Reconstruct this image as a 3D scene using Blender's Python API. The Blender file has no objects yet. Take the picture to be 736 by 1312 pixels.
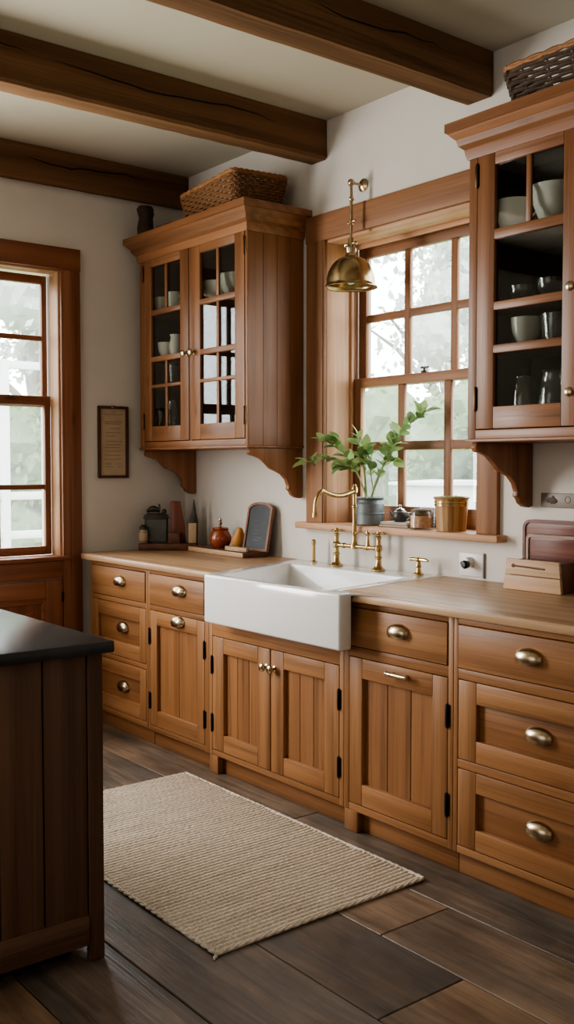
import bpy, bmesh, math, random
from mathutils import Vector, Matrix
random.seed(11)
PI = math.pi
scn = bpy.context.scene
col = scn.collection

# ------------------------------------------------------------------ materials
def new_mat(name):
    m = bpy.data.materials.new(name); m.use_nodes = True
    nt = m.node_tree; nt.nodes.clear()
    out = nt.nodes.new('ShaderNodeOutputMaterial')
    return m, nt, out
def N(nt, t, **kw):
    n = nt.nodes.new(t)
    for k, v in kw.items():
        if k in n.inputs: n.inputs[k].default_value = v
        else: setattr(n, k, v)
    return n
def L(nt, a, b): nt.links.new(a, b)
def ramp(nt, stops):
    r = nt.nodes.new('ShaderNodeValToRGB'); e = r.color_ramp.elements
    while len(e) < len(stops): e.new(.5)
    for i, (p, c) in enumerate(stops):
        e[i].position = p; e[i].color = (*c, 1)
    return r
def sr(r, g, b):
    f = lambda c: ((c/255+.055)/1.055)**2.4 if c > 10 else c/255/12.92
    return (f(r), f(g), f(b))
def coords(nt, sc):
    tc = N(nt, 'ShaderNodeTexCoord'); oi = N(nt, 'ShaderNodeObjectInfo'); ge = N(nt, 'ShaderNodeNewGeometry')
    a = N(nt, 'ShaderNodeMath', operation='MULTIPLY'); a.inputs[1].default_value = 31.7
    L(nt, ge.outputs['Random Per Island'], a.inputs[0])
    b = N(nt, 'ShaderNodeMath', operation='MULTIPLY_ADD'); b.inputs[1].default_value = 17.3
    L(nt, oi.outputs['Random'], b.inputs[0]); L(nt, a.outputs[0], b.inputs[2])
    v = N(nt, 'ShaderNodeVectorMath', operation='ADD')
    L(nt, tc.outputs['Object'], v.inputs[0]); L(nt, b.outputs[0], v.inputs[1])
    mp = N(nt, 'ShaderNodeMapping'); mp.inputs['Scale'].default_value = sc
    L(nt, v.outputs[0], mp.inputs[0])
    return mp.outputs[0], ge.outputs['Random Per Island'], v.outputs[0]
def wood(name, dark, mid, light, axis='z', rough=.5, vary=.10, bump=.12, spec=.4, grain=1.0, knots=.5, streak=.7):
    m, nt, out = new_mat(name)
    def sc(a, b): return {'x': (b, a, a), 'y': (a, b, a), 'z': (a, a, b)}[axis]
    c, isl, raw = coords(nt, sc(4.5*grain, .45*grain))
    def stretched(a, b, **kw):
        mp = N(nt, 'ShaderNodeMapping'); mp.inputs['Scale'].default_value = sc(a, b); L(nt, raw, mp.inputs[0])
        n = N(nt, 'ShaderNodeTexNoise', Scale=1.0, **kw); L(nt, mp.outputs[0], n.inputs['Vector']); return n.outputs['Fac']
    def mapr(src, a, b, c_, d):
        f = N(nt, 'ShaderNodeMapRange'); f.inputs[1].default_value = a; f.inputs[2].default_value = b; f.inputs[3].default_value = c_; f.inputs[4].default_value = d; L(nt, src, f.inputs[0]); return f.outputs[0]
    def mul(a, b):
        q = N(nt, 'ShaderNodeMath', operation='MULTIPLY'); L(nt, a, q.inputs[0]); L(nt, b, q.inputs[1]); return q.outputs[0]
    n1 = N(nt, 'ShaderNodeTexNoise', Scale=1.0, Detail=4, Roughness=.55, Distortion=.4); L(nt, c, n1.inputs['Vector'])
    w = N(nt, 'ShaderNodeTexWave', wave_type='RINGS'); w.rings_direction = axis.upper()
    w.inputs['Scale'].default_value = 1.1; w.inputs['Distortion'].default_value = 7.0; w.inputs['Detail'].default_value = 2.0; w.inputs['Detail Scale'].default_value = .5
    L(nt, c, w.inputs['Vector'])
    mx = N(nt, 'ShaderNodeMix', data_type='FLOAT'); mx.inputs[0].default_value = .16
    L(nt, n1.outputs['Fac'], mx.inputs[2]); L(nt, w.outputs['Fac'], mx.inputs[3])
    r = ramp(nt, [(.25, dark), (.5, mid), (.75, light)]); L(nt, mx.outputs[0], r.inputs[0])
    fib = stretched(150, 2.6, Detail=2, Roughness=.6)
    last = mul(mapr(fib, .3, .7, .84, 1.09), mapr(isl, 0, 1, 1-vary, 1+vary))
    st = stretched(34*grain, .75*grain, Detail=5, Roughness=.7, Distortion=.25)
    last = mul(last, mapr(st, .54, .72, 1, 1-.62*streak))
    if knots > 0:
        mk = N(nt, 'ShaderNodeMapping'); mk.inputs['Scale'].default_value = sc(5.5, 2.0); L(nt, raw, mk.inputs[0])
        vo = N(nt, 'ShaderNodeTexVoronoi', Scale=1.0); L(nt, mk.outputs[0], vo.inputs['Vector'])
        last = mul(last, mapr(vo.outputs['Distance'], .02, .11, 1-knots*.75, 1))
    vm = N(nt, 'ShaderNodeVectorMath', operation='SCALE'); L(nt, r.outputs[0], vm.inputs[0]); L(nt, last, vm.inputs['Scale'])
    p = N(nt, 'ShaderNodeBsdfPrincipled'); L(nt, vm.outputs[0], p.inputs['Base Color'])
    p.inputs['Specular IOR Level'].default_value = spec
    L(nt, mapr(fib, .2, .8, rough-.06, rough+.10), p.inputs['Roughness'])
    bp = N(nt, 'ShaderNodeBump'); bp.inputs['Strength'].default_value = bump; bp.inputs['Distance'].default_value = .003
    ad = N(nt, 'ShaderNodeMath', operation='ADD'); L(nt, fib, ad.inputs[0]); L(nt, st, ad.inputs[1]); L(nt, ad.outputs[0], bp.inputs['Height']); L(nt, bp.outputs[0], p.inputs['Normal'])
    L(nt, p.outputs[0], out.inputs[0])
    return m
def woods(name, d, m_, l, **kw):
    return {a: wood(name+'_grain_'+a, d, m_, l, axis=a, **kw) for a in 'xyz'}
def plain(name, color, rough=.5, metal=0, noise=0, nscale=20, bump=0, spec=.5, coat=0, trans=0, sheen=0, alpha=None):
    m, nt, out = new_mat(name)
    p = N(nt, 'ShaderNodeBsdfPrincipled'); p.inputs['Roughness'].default_value = rough; p.inputs['Metallic'].default_value = metal
    p.inputs['Specular IOR Level'].default_value = spec; p.inputs['Coat Weight'].default_value = coat
    tc = N(nt, 'ShaderNodeTexCoord')
    n = N(nt, 'ShaderNodeTexNoise', Scale=nscale, Detail=5, Roughness=.6); L(nt, tc.outputs['Object'], n.inputs['Vector'])
    r = ramp(nt, [(.3, tuple(c*(1-noise) for c in color)), (.7, tuple(min(1, c*(1+noise)) for c in color))]); L(nt, n.outputs['Fac'], r.inputs[0])
    L(nt, r.outputs[0], p.inputs['Base Color'])
    if bump:
        b = N(nt, 'ShaderNodeBump'); b.inputs['Strength'].default_value = bump; b.inputs['Distance'].default_value = .004; L(nt, n.outputs['Fac'], b.inputs['Height']); L(nt, b.outputs[0], p.inputs['Normal'])
    L(nt, p.outputs[0], out.inputs[0])
    return m
def pane_glass(name, boost=1.0, tint=(1, 1, 1), rough=.0, haze=0):
    m, nt, out = new_mat(name)
    t = N(nt, 'ShaderNodeBsdfTransparent'); t.inputs[0].default_value = (*tint, 1)
    g = N(nt, 'ShaderNodeBsdfGlossy'); g.inputs['Roughness'].default_value = rough
    lw = N(nt, 'ShaderNodeLayerWeight'); lw.inputs[0].default_value = .5
    pw = N(nt, 'ShaderNodeMath', operation='POWER'); pw.inputs[1].default_value = 4.0; L(nt, lw.outputs['Facing'], pw.inputs[0])
    mu = N(nt, 'ShaderNodeMath', operation='MULTIPLY_ADD'); mu.inputs[1].default_value = .95*boost; mu.inputs[2].default_value = .04*boost; mu.use_clamp = True; L(nt, pw.outputs[0], mu.inputs[0])
    mx = N(nt, 'ShaderNodeMixShader'); L(nt, mu.outputs[0], mx.inputs[0]); L(nt, t.outputs[0], mx.inputs[1]); L(nt, g.outputs[0], mx.inputs[2])
    last = mx.outputs[0]
    if haze:  # painted haze: pale translucent veil washes out the view, lifts dark glassware
        d = N(nt, 'ShaderNodeBsdfTranslucent'); d.inputs[0].default_value = (.9, .93, .93, 1)
        tc = N(nt, 'ShaderNodeTexCoord'); n = N(nt, 'ShaderNodeTexNoise', Scale=5, Detail=6, Roughness=.65); L(nt, tc.outputs['Object'], n.inputs['Vector'])
        mr = N(nt, 'ShaderNodeMapRange'); mr.inputs[1].default_value = .35; mr.inputs[2].default_value = .7; mr.inputs[3].default_value = haze*.5; mr.inputs[4].default_value = haze*1.4; L(nt, n.outputs['Fac'], mr.inputs[0])
        m2 = N(nt, 'ShaderNodeMixShader'); L(nt, mr.outputs[0], m2.inputs[0]); L(nt, last, m2.inputs[1]); L(nt, d.outputs[0], m2.inputs[2]); last = m2.outputs[0]
    L(nt, last, out.inputs[0])
    return m

OAK = woods('honey_oak', sr(130, 88, 54), sr(156, 110, 71), sr(173, 128, 88), rough=.42, knots=.3)
PANEL = woods('panel_oak', sr(126, 84, 51), sr(147, 101, 63), sr(160, 114, 74), rough=.45, knots=.6, streak=.9, vary=.05)
WALLCAB = woods('cabinet_pine', sr(110, 71, 44), sr(138, 93, 60), sr(156, 110, 75), rough=.38, knots=.6)
JAMB = woods('lit_jamb_pine', sr(168, 124, 92), sr(194, 150, 116), sr(210, 170, 136), rough=.5, vary=.05, knots=.4)  # lighter than the casing: window light on the reveals put into the colour
CASING = woods('window_pine', sr(120, 82, 56), sr(146, 104, 73), sr(168, 126, 93), rough=.5, vary=.07, knots=.6)
REDWOOD = woods('red_pine', sr(112, 70, 48), sr(142, 92, 64), sr(160, 110, 80), rough=.5, vary=.06, knots=.6)
BEAM = woods('beam_oak', sr(82, 58, 40), sr(116, 85, 58), sr(142, 108, 76), rough=.75, vary=.05, knots=.9, bump=.6, spec=.2, grain=.6, streak=1.0)
COUNTER = woods('counter_oak', sr(150, 116, 84), sr(176, 141, 108), sr(192, 160, 126), rough=.36, vary=.05, knots=.2, streak=.4)
ISLAND = woods('island_oak', sr(84, 58, 42), sr(112, 80, 60), sr(130, 98, 76), rough=.55, vary=.14, knots=.6)
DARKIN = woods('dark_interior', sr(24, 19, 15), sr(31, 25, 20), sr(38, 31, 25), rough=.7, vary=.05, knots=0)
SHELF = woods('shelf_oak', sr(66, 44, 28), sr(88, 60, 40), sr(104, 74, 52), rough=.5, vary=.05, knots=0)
TRAYW = woods('tray_wood', sr(74, 46, 32), sr(104, 68, 48), sr(124, 86, 62), rough=.5, vary=.05, knots=.2)
PALEW = woods('pale_wood', sr(158, 124, 94), sr(188, 154, 122), sr(206, 176, 144), rough=.5, vary=.05, knots=.2)
REDB = woods('reddish_board', sr(82, 42, 32), sr(112, 64, 48), sr(134, 82, 62), rough=.38, vary=.05, knots=.1, streak=.4)
STAVE = woods('bucket_staves', sr(120, 84, 50), sr(172, 132, 88), sr(204, 166, 118), rough=.45, vary=.2, knots=0)

def floor_mat():
    m, nt, out = new_mat('old_floorboards')
    c, isl, raw = coords(nt, (1.4, 26, 26))
    n1 = N(nt, 'ShaderNodeTexNoise', Scale=1.0, Detail=6, Roughness=.65, Distortion=1.2); L(nt, c, n1.inputs['Vector'])
    n2 = N(nt, 'ShaderNodeTexNoise', Scale=2.3, Detail=4, Roughness=.6); L(nt, raw, n2.inputs['Vector'])
    ba = ramp(nt, [(0, sr(92, 86, 80)), (.18, sr(120, 100, 82)), (.36, sr(98, 92, 86)), (.52, sr(136, 108, 82)), (.68, sr(82, 78, 75)), (.84, sr(112, 98, 86)), (1, sr(130, 102, 76))]); L(nt, isl, ba.inputs[0])
    ba.color_ramp.interpolation = 'CONSTANT'
    n3 = N(nt, 'ShaderNodeTexNoise', Scale=1.0, Detail=5, Roughness=.65, Distortion=.6); mp3 = N(nt, 'ShaderNodeMapping'); mp3.inputs['Scale'].default_value = (1.3, 5.5, 5); L(nt, raw, mp3.inputs[0]); L(nt, mp3.outputs[0], n3.inputs['Vector'])
    alt = ramp(nt, [(.40, sr(88, 82, 76)), (.62, sr(146, 120, 96))]); L(nt, n3.outputs['Fac'], alt.inputs[0])
    base = N(nt, 'ShaderNodeMix', data_type='RGBA'); base.inputs[0].default_value = .42; L(nt, ba.outputs[0], base.inputs[6]); L(nt, alt.outputs[0], base.inputs[7])
    gr = N(nt, 'ShaderNodeMapRange'); gr.inputs[1].default_value = .28; gr.inputs[2].default_value = .72; gr.inputs[3].default_value = .68; gr.inputs[4].default_value = 1.62; L(nt, n1.outputs['Fac'], gr.inputs[0])
    g2 = N(nt, 'ShaderNodeMapRange'); g2.inputs[1].default_value = .3; g2.inputs[2].default_value = .65; g2.inputs[3].default_value = .5; g2.inputs[4].default_value = 1.15; L(nt, n2.outputs['Fac'], g2.inputs[0])
    mu = N(nt, 'ShaderNodeMath', operation='MULTIPLY'); L(nt, gr.outputs[0], mu.inputs[0]); L(nt, g2.outputs[0], mu.inputs[1])
    vm = N(nt, 'ShaderNodeVectorMath', operation='SCALE'); L(nt, base.outputs[2], vm.inputs[0]); L(nt, mu.outputs[0], vm.inputs['Scale'])
    p = N(nt, 'ShaderNodeBsdfPrincipled'); L(nt, vm.outputs[0], p.inputs['Base Color'])
    rr = N(nt, 'ShaderNodeMapRange'); rr.inputs[3].default_value = .24; rr.inputs[4].default_value = .52; L(nt, n1.outputs['Fac'], rr.inputs[0]); L(nt, rr.outputs[0], p.inputs['Roughness'])
    b = N(nt, 'ShaderNodeBump'); b.inputs['Strength'].default_value = .45; b.inputs['Distance'].default_value = .006; L(nt, n1.outputs['Fac'], b.inputs['Height']); L(nt, b.outputs[0], p.inputs['Normal'])
    L(nt, p.outputs[0], out.inputs[0]); return m
FLOOR = floor_mat()
PLASTER = plain('wall_plaster', sr(212, 207, 199), .85, noise=.035, nscale=2.5, bump=.08, spec=.2)
CEIL = plain('ceiling_plaster', sr(192, 185, 167), .9, noise=.03, nscale=2, bump=.05, spec=.1)
CERAMIC = plain('white_fireclay', sr(232, 232, 230), .12, noise=.01, coat=.4)
BRASS = plain('aged_brass', sr(184, 158, 112), .25, metal=1, noise=.16, nscale=30)
LAMPB = plain('lamp_brass', sr(172, 153, 118), .27, metal=1, noise=.12, nscale=18)
BRASSD = plain('antique_brass', sr(186, 168, 140), .27, metal=1, noise=.25, nscale=40)
BRONZE = plain('dark_bronze', sr(96, 74, 50), .4, metal=.8, noise=.2)
IRON = plain('dark_iron', sr(40, 34, 30), .45, metal=.8, noise=.2)
SLATE = plain('dark_slate_top', sr(52, 53, 56), .24, noise=.35, nscale=6, bump=.05)
GROOVE = plain('shadow_gap', sr(18, 11, 7), .9)
CHINA = plain('cream_china', sr(232, 227, 218), .22, noise=.02)
GREYCHINA = plain('grey_china', sr(186, 182, 174), .25, noise=.03)
ZINC = plain('zinc', sr(112, 118, 118), .5, metal=.55, noise=.25, nscale=14)
RUGM = None
WICKER = plain('brown_wicker', sr(122, 84, 50), .7, noise=.3, nscale=40)
WICKRIM = plain('wicker_rim', sr(150, 104, 62), .65, noise=.3, nscale=40)
DWICKER = plain('dark_wicker', sr(80, 64, 50), .7, noise=.35, nscale=40)
TERRA = plain('glazed_terracotta', sr(142, 68, 36), .18, noise=.25, nscale=9, coat=.5)
GOURD = plain('tan_gourd', sr(190, 130, 66), .45, noise=.25, nscale=12)
CHALK = plain('chalkboard_slate', sr(46, 48, 52), .5, noise=.25, nscale=16)
CHALKMARK = plain('chalk_writing', sr(176, 176, 178), .9)
PAPER = plain('aged_paper', sr(184, 164, 138), .8, noise=.1, nscale=8)
INK = plain('brown_ink', sr(84, 54, 40), .8)
FRAMEW = plain('dark_picture_frame', sr(74, 48, 32), .45, noise=.2)
LABELM = plain('cream_card', sr(188, 162, 130), .7, noise=.06)
BLACKMETAL = plain('blackened_metal', sr(74, 71, 66), .4, metal=.6, noise=.3, nscale=20)
DARKGLASSIN = plain('lantern_dark', sr(92, 98, 94), .15, noise=.1, coat=.6)
BARK = plain('carved_dark_wood', sr(60, 44, 32), .8, noise=.5, nscale=22, bump=.6)
BLACK = plain('black_plastic', sr(22, 22, 22), .4)
PLATE = plain('outlet_plate', sr(224, 222, 218), .35)
PEWTER = plain('pewter_plate', sr(128, 118, 108), .5, metal=.1, noise=.1)
STONE = plain('pale_chip', sr(176, 150, 122), .8, noise=.25, nscale=25, bump=.3)
SOIL = plain('dark_soil', sr(40, 30, 22), .95, noise=.4, nscale=60)
SPICE = plain('brown_spice', sr(188, 148, 112), .8, noise=.3, nscale=90, bump=.3)
COPPER = plain('old_copper', sr(140, 88, 58), .35, metal=.8, noise=.3)
SILVER = plain('polished_silver', sr(190, 188, 184), .15, metal=1, noise=.1)
GLASSW = pane_glass('window_glass', .8, (.97, .985, .98), haze=.07)
GLASSC = pane_glass('cabinet_glass', 1.1, (.86, .88, .86))
GLASSJ = pane_glass('jar_glass', .9, (.97, .97, .96), rough=.03)
GLASSV = pane_glass('clear_glassware', 2.6, (.9, .91, .9), rough=.05, haze=.05)
def leaf_mat(name, a, b):
    m, nt, out = new_mat(name)
    ge = N(nt, 'ShaderNodeNewGeometry'); r = ramp(nt, [(0, a), (1, b)]); L(nt, ge.outputs['Random Per Island'], r.inputs[0])
    p = N(nt, 'ShaderNodeBsdfPrincipled'); p.inputs['Roughness'].default_value = .45; L(nt, r.outputs[0], p.inputs['Base Color'])
    t = N(nt, 'ShaderNodeBsdfTranslucent'); L(nt, r.outputs[0], t.inputs[0])
    mx = N(nt, 'ShaderNodeMixShader'); mx.inputs[0].default_value = .45; L(nt, p.outputs[0], mx.inputs[1]); L(nt, t.outputs[0], mx.inputs[2])
    L(nt, mx.outputs[0], out.inputs[0]); return m
LEAF = leaf_mat('green_leaf', sr(98, 126, 78), sr(164, 186, 124))
STEM = plain('green_stem', sr(122, 138, 86), .5, noise=.2)
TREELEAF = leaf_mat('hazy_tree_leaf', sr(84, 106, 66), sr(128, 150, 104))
TREELEAF2 = leaf_mat('washed_out_tree_leaf', sr(150, 158, 148), sr(190, 196, 188))  # paled towards white: haze over the far trees put into the leaf colour
TRUNK = plain('pale_bark', sr(100, 94, 86), .9, noise=.3, nscale=8)
GRASS = plain('lawn_grass', sr(112, 124, 88), .95, noise=.25, nscale=1.2)
PATHM = plain('pale_path', sr(150, 147, 140), .9, noise=.08, nscale=2)
WHITEP = plain('white_paint', sr(190, 190, 188), .6, noise=.02)
GREYP = plain('pale_grey_roof', sr(190, 192, 192), .8, noise=.06)

# ------------------------------------------------------------------ mesh builder
class MB:
    def __init__(s): s.bm = bmesh.new(); s.mi = 0
    def slot(s, i): s.mi = i; return s
    def box(s, x0, x1, y0, y1, z0, z1, bev=0, seg=2, mat=None):
        b = bmesh.new(); bmesh.ops.create_cube(b, size=1)
        x0, x1 = min(x0, x1), max(x0, x1); y0, y1 = min(y0, y1), max(y0, y1); z0, z1 = min(z0, z1), max(z0, z1)
        for v in b.verts:
            v.co = Vector((x0+(v.co.x+.5)*(x1-x0), y0+(v.co.y+.5)*(y1-y0), z0+(v.co.z+.5)*(z1-z0)))
        if bev:
            bev = min(bev, .45*min(x1-x0, y1-y0, z1-z0))
            bmesh.ops.bevel(b, geom=b.edges[:], offset=bev, segments=seg, affect='EDGES', profile=.5)
        if mat is not None: b.transform(mat)
        s.add(b); return s
    def add(s, b):
        for f in b.faces: f.material_index = s.mi
        me = bpy.data.meshes.new('tmp'); b.to_mesh(me); b.free(); s.bm.from_mesh(me); bpy.data.meshes.remove(me)
    def prism(s, poly, axis, a, b_, bev=0, mat=None):
        # poly in the plane normal to axis: x->(y,z) y->(x,z) z->(x,y)
        b = bmesh.new()
        f = {'x': lambda p, t: (t, p[0], p[1]), 'y': lambda p, t: (p[0], t, p[1]), 'z': lambda p, t: (p[0], p[1], t)}[axis]
        va = [b.verts.new(f(p, a)) for p in poly]; vb = [b.verts.new(f(p, b_)) for p in poly]
        n = len(poly)
        fs = [b.faces.new(va), b.faces.new(vb[::-1])]
        for i in range(n): fs.append(b.faces.new((va[i], vb[i], vb[(i+1) % n], va[(i+1) % n])))
        bmesh.ops.recalc_face_normals(b, faces=b.faces)
        if bev: bmesh.ops.bevel(b, geom=[e for e in b.edges if e.calc_face_angle(0) > .6], offset=bev, segments=2, affect='EDGES', profile=.5)
        if mat is not None: b.transform(mat)
        s.add(b); return s
    def lathe(s, prof, c=(0, 0, 0), n=32, mat=None, ang=2*PI):
        b = bmesh.new(); rings = []
        for (r, z) in prof:
            if r < 1e-6: rings.append([b.verts.new((0, 0, z))])
            else: rings.append([b.verts.new((r*math.cos(2*PI*i/n), r*math.sin(2*PI*i/n), z)) for i in range(n)])
        for p, q in zip(rings, rings[1:]):
            for i in range(n):
                j = (i+1) % n
                if len(p) == 1 and len(q) == 1: continue
                if len(p) == 1: b.faces.new((p[0], q[i], q[j]))
                elif len(q) == 1: b.faces.new((p[i], q[0], p[j]))
                else: b.faces.new((p[i], q[i], q[j], p[j]))
        bmesh.ops.recalc_face_normals(b, faces=b.faces)
        if mat is not None: b.transform(mat)
        b.transform(Matrix.Translation(Vector(c))); s.add(b); return s
    def tube(s, pts, r, n=8, closed=False, mat=None):
        pts = [Vector(p) for p in pts]; m = len(pts); b = bmesh.new(); rings = []
        rad = r if isinstance(r, (list, tuple)) else [r]*m
        def tan(i):
            if closed: return (pts[(i+1) % m]-pts[i-1]).normalized()
            return (pts[min(i+1, m-1)]-pts[max(i-1, 0)]).normalized()
        t = tan(0); u = t.orthogonal().normalized()
        for i in range(m):
            t2 = tan(i); u = (u-t2*u.dot(t2))
            if u.length < 1e-6: u = t2.orthogonal()
            u.normalize(); w = t2.cross(u)
            rings.append([b.verts.new(pts[i]+(u*math.cos(2*PI*k/n)+w*math.sin(2*PI*k/n))*rad[i]) for k in range(n)])
        for i in range(m if closed else m-1):
            p, q = rings[i], rings[(i+1) % m]
            for k in range(n): b.faces.new((p[k], p[(k+1) % n], q[(k+1) % n], q[k]))
        if not closed: b.faces.new(rings[0][::-1]); b.faces.new(rings[-1])
        bmesh.ops.recalc_face_normals(b, faces=b.faces)
        if mat is not None: b.transform(mat)
        s.add(b); return s
    def sweep(s, path, prof):
        # path: plan points (x,y) open; prof: (outward offset, z); outward = right-hand side of travel
        b = bmesh.new(); P = [Vector((p[0], p[1])) for p in path]; m = len(P); nor = []
        for i in range(m-1):
            d = (P[i+1]-P[i]).normalized(); nor.append(Vector((d.y, -d.x)))
        rings = []
        for i in range(m):
            if i == 0: o = nor[0]
            elif i == m-1: o = nor[-1]
            else:
                o = (nor[i-1]+nor[i]).normalized(); o = o/max(.2, o.dot(nor[i]))
            rings.append([b.verts.new((P[i].x+o.x*a, P[i].y+o.y*a, z)) for a, z in prof])
        n = len(prof)
        for p, q in zip(rings, rings[1:]):
            for k in range(n): b.faces.new((p[k], p[(k+1) % n], q[(k+1) % n], q[k]))
        b.faces.new(rings[0][::-1]); b.faces.new(rings[-1])
        bmesh.ops.recalc_face_normals(b, faces=b.faces); s.add(b); return s
    def sphere(s, c, r, sc=(1, 1, 1), u=20, v=12, mat=None):
        b = bmesh.new(); bmesh.ops.create_uvsphere(b, u_segments=u, v_segments=v, radius=r)
        for w in b.verts: w.co = Vector((w.co.x*sc[0], w.co.y*sc[1], w.co.z*sc[2]))
        if mat is not None: b.transform(mat)
        b.transform(Matrix.Translation(Vector(c))); s.add(b); return s
    def xf(s, m): s.bm.transform(m); return s
    def build(s, name, mat, parent=None, smooth=True, angle=.6):
        me = bpy.data.meshes.new(name)
        off = Vector((0, 0, 0))
        p = parent
        if parent is not None:
            while p.parent: p = p.parent
            s.bm.transform(p.matrix_basis.inverted())
        else:
            xs = [v.co for v in s.bm.verts]
            mn = Vector([min(c[i] for c in xs) for i in range(3)]); mx = Vector([max(c[i] for c in xs) for i in range(3)])
            off = Vector(((mn.x+mx.x)/2, (mn.y+mx.y)/2, mn.z)); s.bm.transform(Matrix.Translation(-off))
        if smooth:
            for f in s.bm.faces: f.smooth = True
            for e in s.bm.edges:
                if len(e.link_faces) == 2 and e.calc_face_angle(0) > angle: e.smooth = False
        s.bm.to_mesh(me); s.bm.free()
        for q in (mat if isinstance(mat, (list, tuple)) else [mat]): me.materials.append(q)
        o = bpy.data.objects.new(name, me); col.objects.link(o); o.location = off
        if parent is not None: o.parent = parent
        return o
def tag(o, label=None, cat=None, group=None, kind=None):
    if label: o['label'] = label
    if cat: o['category'] = cat
    if group: o['group'] = group
    if kind: o['kind'] = kind
    return o
def thing(name, loc, label, cat, group=None, rz=0, kind=None):
    o = bpy.data.objects.new(name, None); col.objects.link(o); o.empty_display_size = .05
    o.location = loc; o.rotation_euler = (0, 0, rz)
    o.matrix_basis  # keep
    return tag(o, label, cat, group, kind)
def RZ(a): return Matrix.Rotation(a, 4, 'Z')
def T(*v): return Matrix.Translation(Vector(v))
def local(o):  # world matrix of a root
    return Matrix.Translation(o.location) @ Matrix.Rotation(o.rotation_euler.z, 4, 'Z')
def copy_tree(o, parent=None):
    c = o.copy(); col.objects.link(c)
    if parent is not None: c.parent = parent
    for ch in list(o.children): copy_tree(ch, c)
    return c

# ------------------------------------------------------------------ setting
X1, Y0, CEILZ = 6.4, -5.2, 3.05
WO = (1.262, 2.25, 1.10, 2.49)          # opening in the sink wall
LO = (-1.70, -.789, .90, 2.44)          # window opening in the left wall (y0,y1,z0,z1)
m = MB()
m.box(-.25, WO[0], 0, .25, -.11, CEILZ).box(WO[1], X1, 0, .25, -.11, CEILZ).box(WO[0], WO[1], 0, .25, -.11, WO[2]).box(WO[0], WO[1], 0, .25, WO[3], CEILZ)
tag(m.build('wall_right', PLASTER), kind='structure')
m = MB()
m.box(-.25, 0, LO[1], 0, -.11, CEILZ).box(-.25, 0, Y0, LO[0], -.11, CEILZ).box(-.25, 0, LO[0], LO[1], -.11, LO[2]).box(-.25, 0, LO[0], LO[1], LO[3], CEILZ)
tag(m.build('wall_left', PLASTER), kind='structure')
tag(MB().box(-.25, X1+.2, Y0-.2, Y0, -.11, CEILZ).build('wall_rear', PLASTER), kind='structure')
tag(MB().box(X1, X1+.2, Y0, .25, -.11, CEILZ).build('wall_front', PLASTER), kind='structure')
tag(MB().box(-.25, X1+.2, Y0-.2, .25, CEILZ, CEILZ+.15).build('ceiling', CEIL), kind='structure')
# floor: separate boards running along the cabinets
m = MB(); y = -.02; rnd = random.Random(5)
m.box(0, X1, Y0, 0, -.10, -.022)
rows = [-.02, -.28, -.57, -.87, -1.17, -1.49, -1.83, -2.12, -2.42]
while rows[-1] > Y0+.3: rows.append(rows[-1]-.29)
for ya, yb in zip(rows, rows[1:]):
    x = -rnd.uniform(0, 1.2)
    while x < X1:
        ln = rnd.uniform(1.3, 2.9); xa, xb = max(x, .002), min(x+ln, X1-.002)
        if xb-xa > .05: m.box(xa+.0015, xb-.0015, max(yb, Y0)+.002, ya-.002, -.022, 0, .0025, 1)
        x += ln
tag(m.build('floor', FLOOR), kind='structure')

# ceiling beams
def beam(x0, x1, zb, y1, label):
    rr = random.Random(int(x0*100)); b = bmesh.new()
    n = 60; prof = [(x0, zb), (x1, zb), (x1, CEILZ-.002), (x0, CEILZ-.002)]
    # chamfered section with hewn wobble along the length
    c = .012; sec = [(x0+c, zb), (x1-c, zb), (x1, zb+c), (x1, CEILZ-.002), (x0, CEILZ-.002), (x0, zb+c)]
    rings = []
    for i in range(n+1):
        y = y1+(Y0-y1)*i/n; dx = .003*math.sin(y*2.1+x0)+.0012*rr.uniform(-1, 1); dz = .003*math.sin(y*1.6+x1)+.0012*rr.uniform(-1, 1)
        rings.append([b.verts.new((max(.002, p[0]+(dx if p[1] < CEILZ-.01 else 0)), y, p[1]+(dz if p[1] < CEILZ-.01 else 0))) for p in sec])
    for p, q in zip(rings, rings[1:]):
        for k in range(6): b.faces.new((p[k], p[(k+1) % 6], q[(k+1) % 6], q[k]))
    b.faces.new(rings[0]); b.faces.new(rings[-1][::-1]); bmesh.ops.recalc_face_normals(b, faces=b.faces)
    M = MB(); M.add(b)
    root = M.build('ceiling_beam', BEAM['y'], angle=.5)
    tag(root, label, 'beam', 'dark ceiling beams')
    # long drying crack on the room-side face
    K = MB(); y = y1-.25; z = (zb+CEILZ)/2+.02
    while y > Y0+1.0:
        ln = rr.uniform(.5, 1.2); m_ = 14
        pts = [(x1-.0005+.0045*math.sin(y*3.1+x0)*0, y-ln*i/m_, z+rr.uniform(-.006, .006)+.012*math.sin(i*.5)) for i in range(m_+1)]
        K.tube(pts, [.0035*(1-abs(2*i/m_-1)**3)+.0006 for i in range(m_+1)], 5)
        y -= ln+rr.uniform(.1, .5); z = (zb+CEILZ)/2+rr.uniform(-.03, .045)
    K.build('drying_crack', GROOVE, root).matrix_parent_inverse = root.matrix_basis.inverted() if False else Matrix.Identity(4)
    return root
beam(2.155, 2.30, 2.87, -.004, 'dark hewn ceiling beam nearest the camera, ending above the right window end')
beam(1.15, 1.275, 2.862, -.004, 'dark hewn ceiling beam ending above the left corner of the sink window')
beam(.004, .055, 2.868, -.004, 'dark hewn beam set flat along the top of the left wall')

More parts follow.
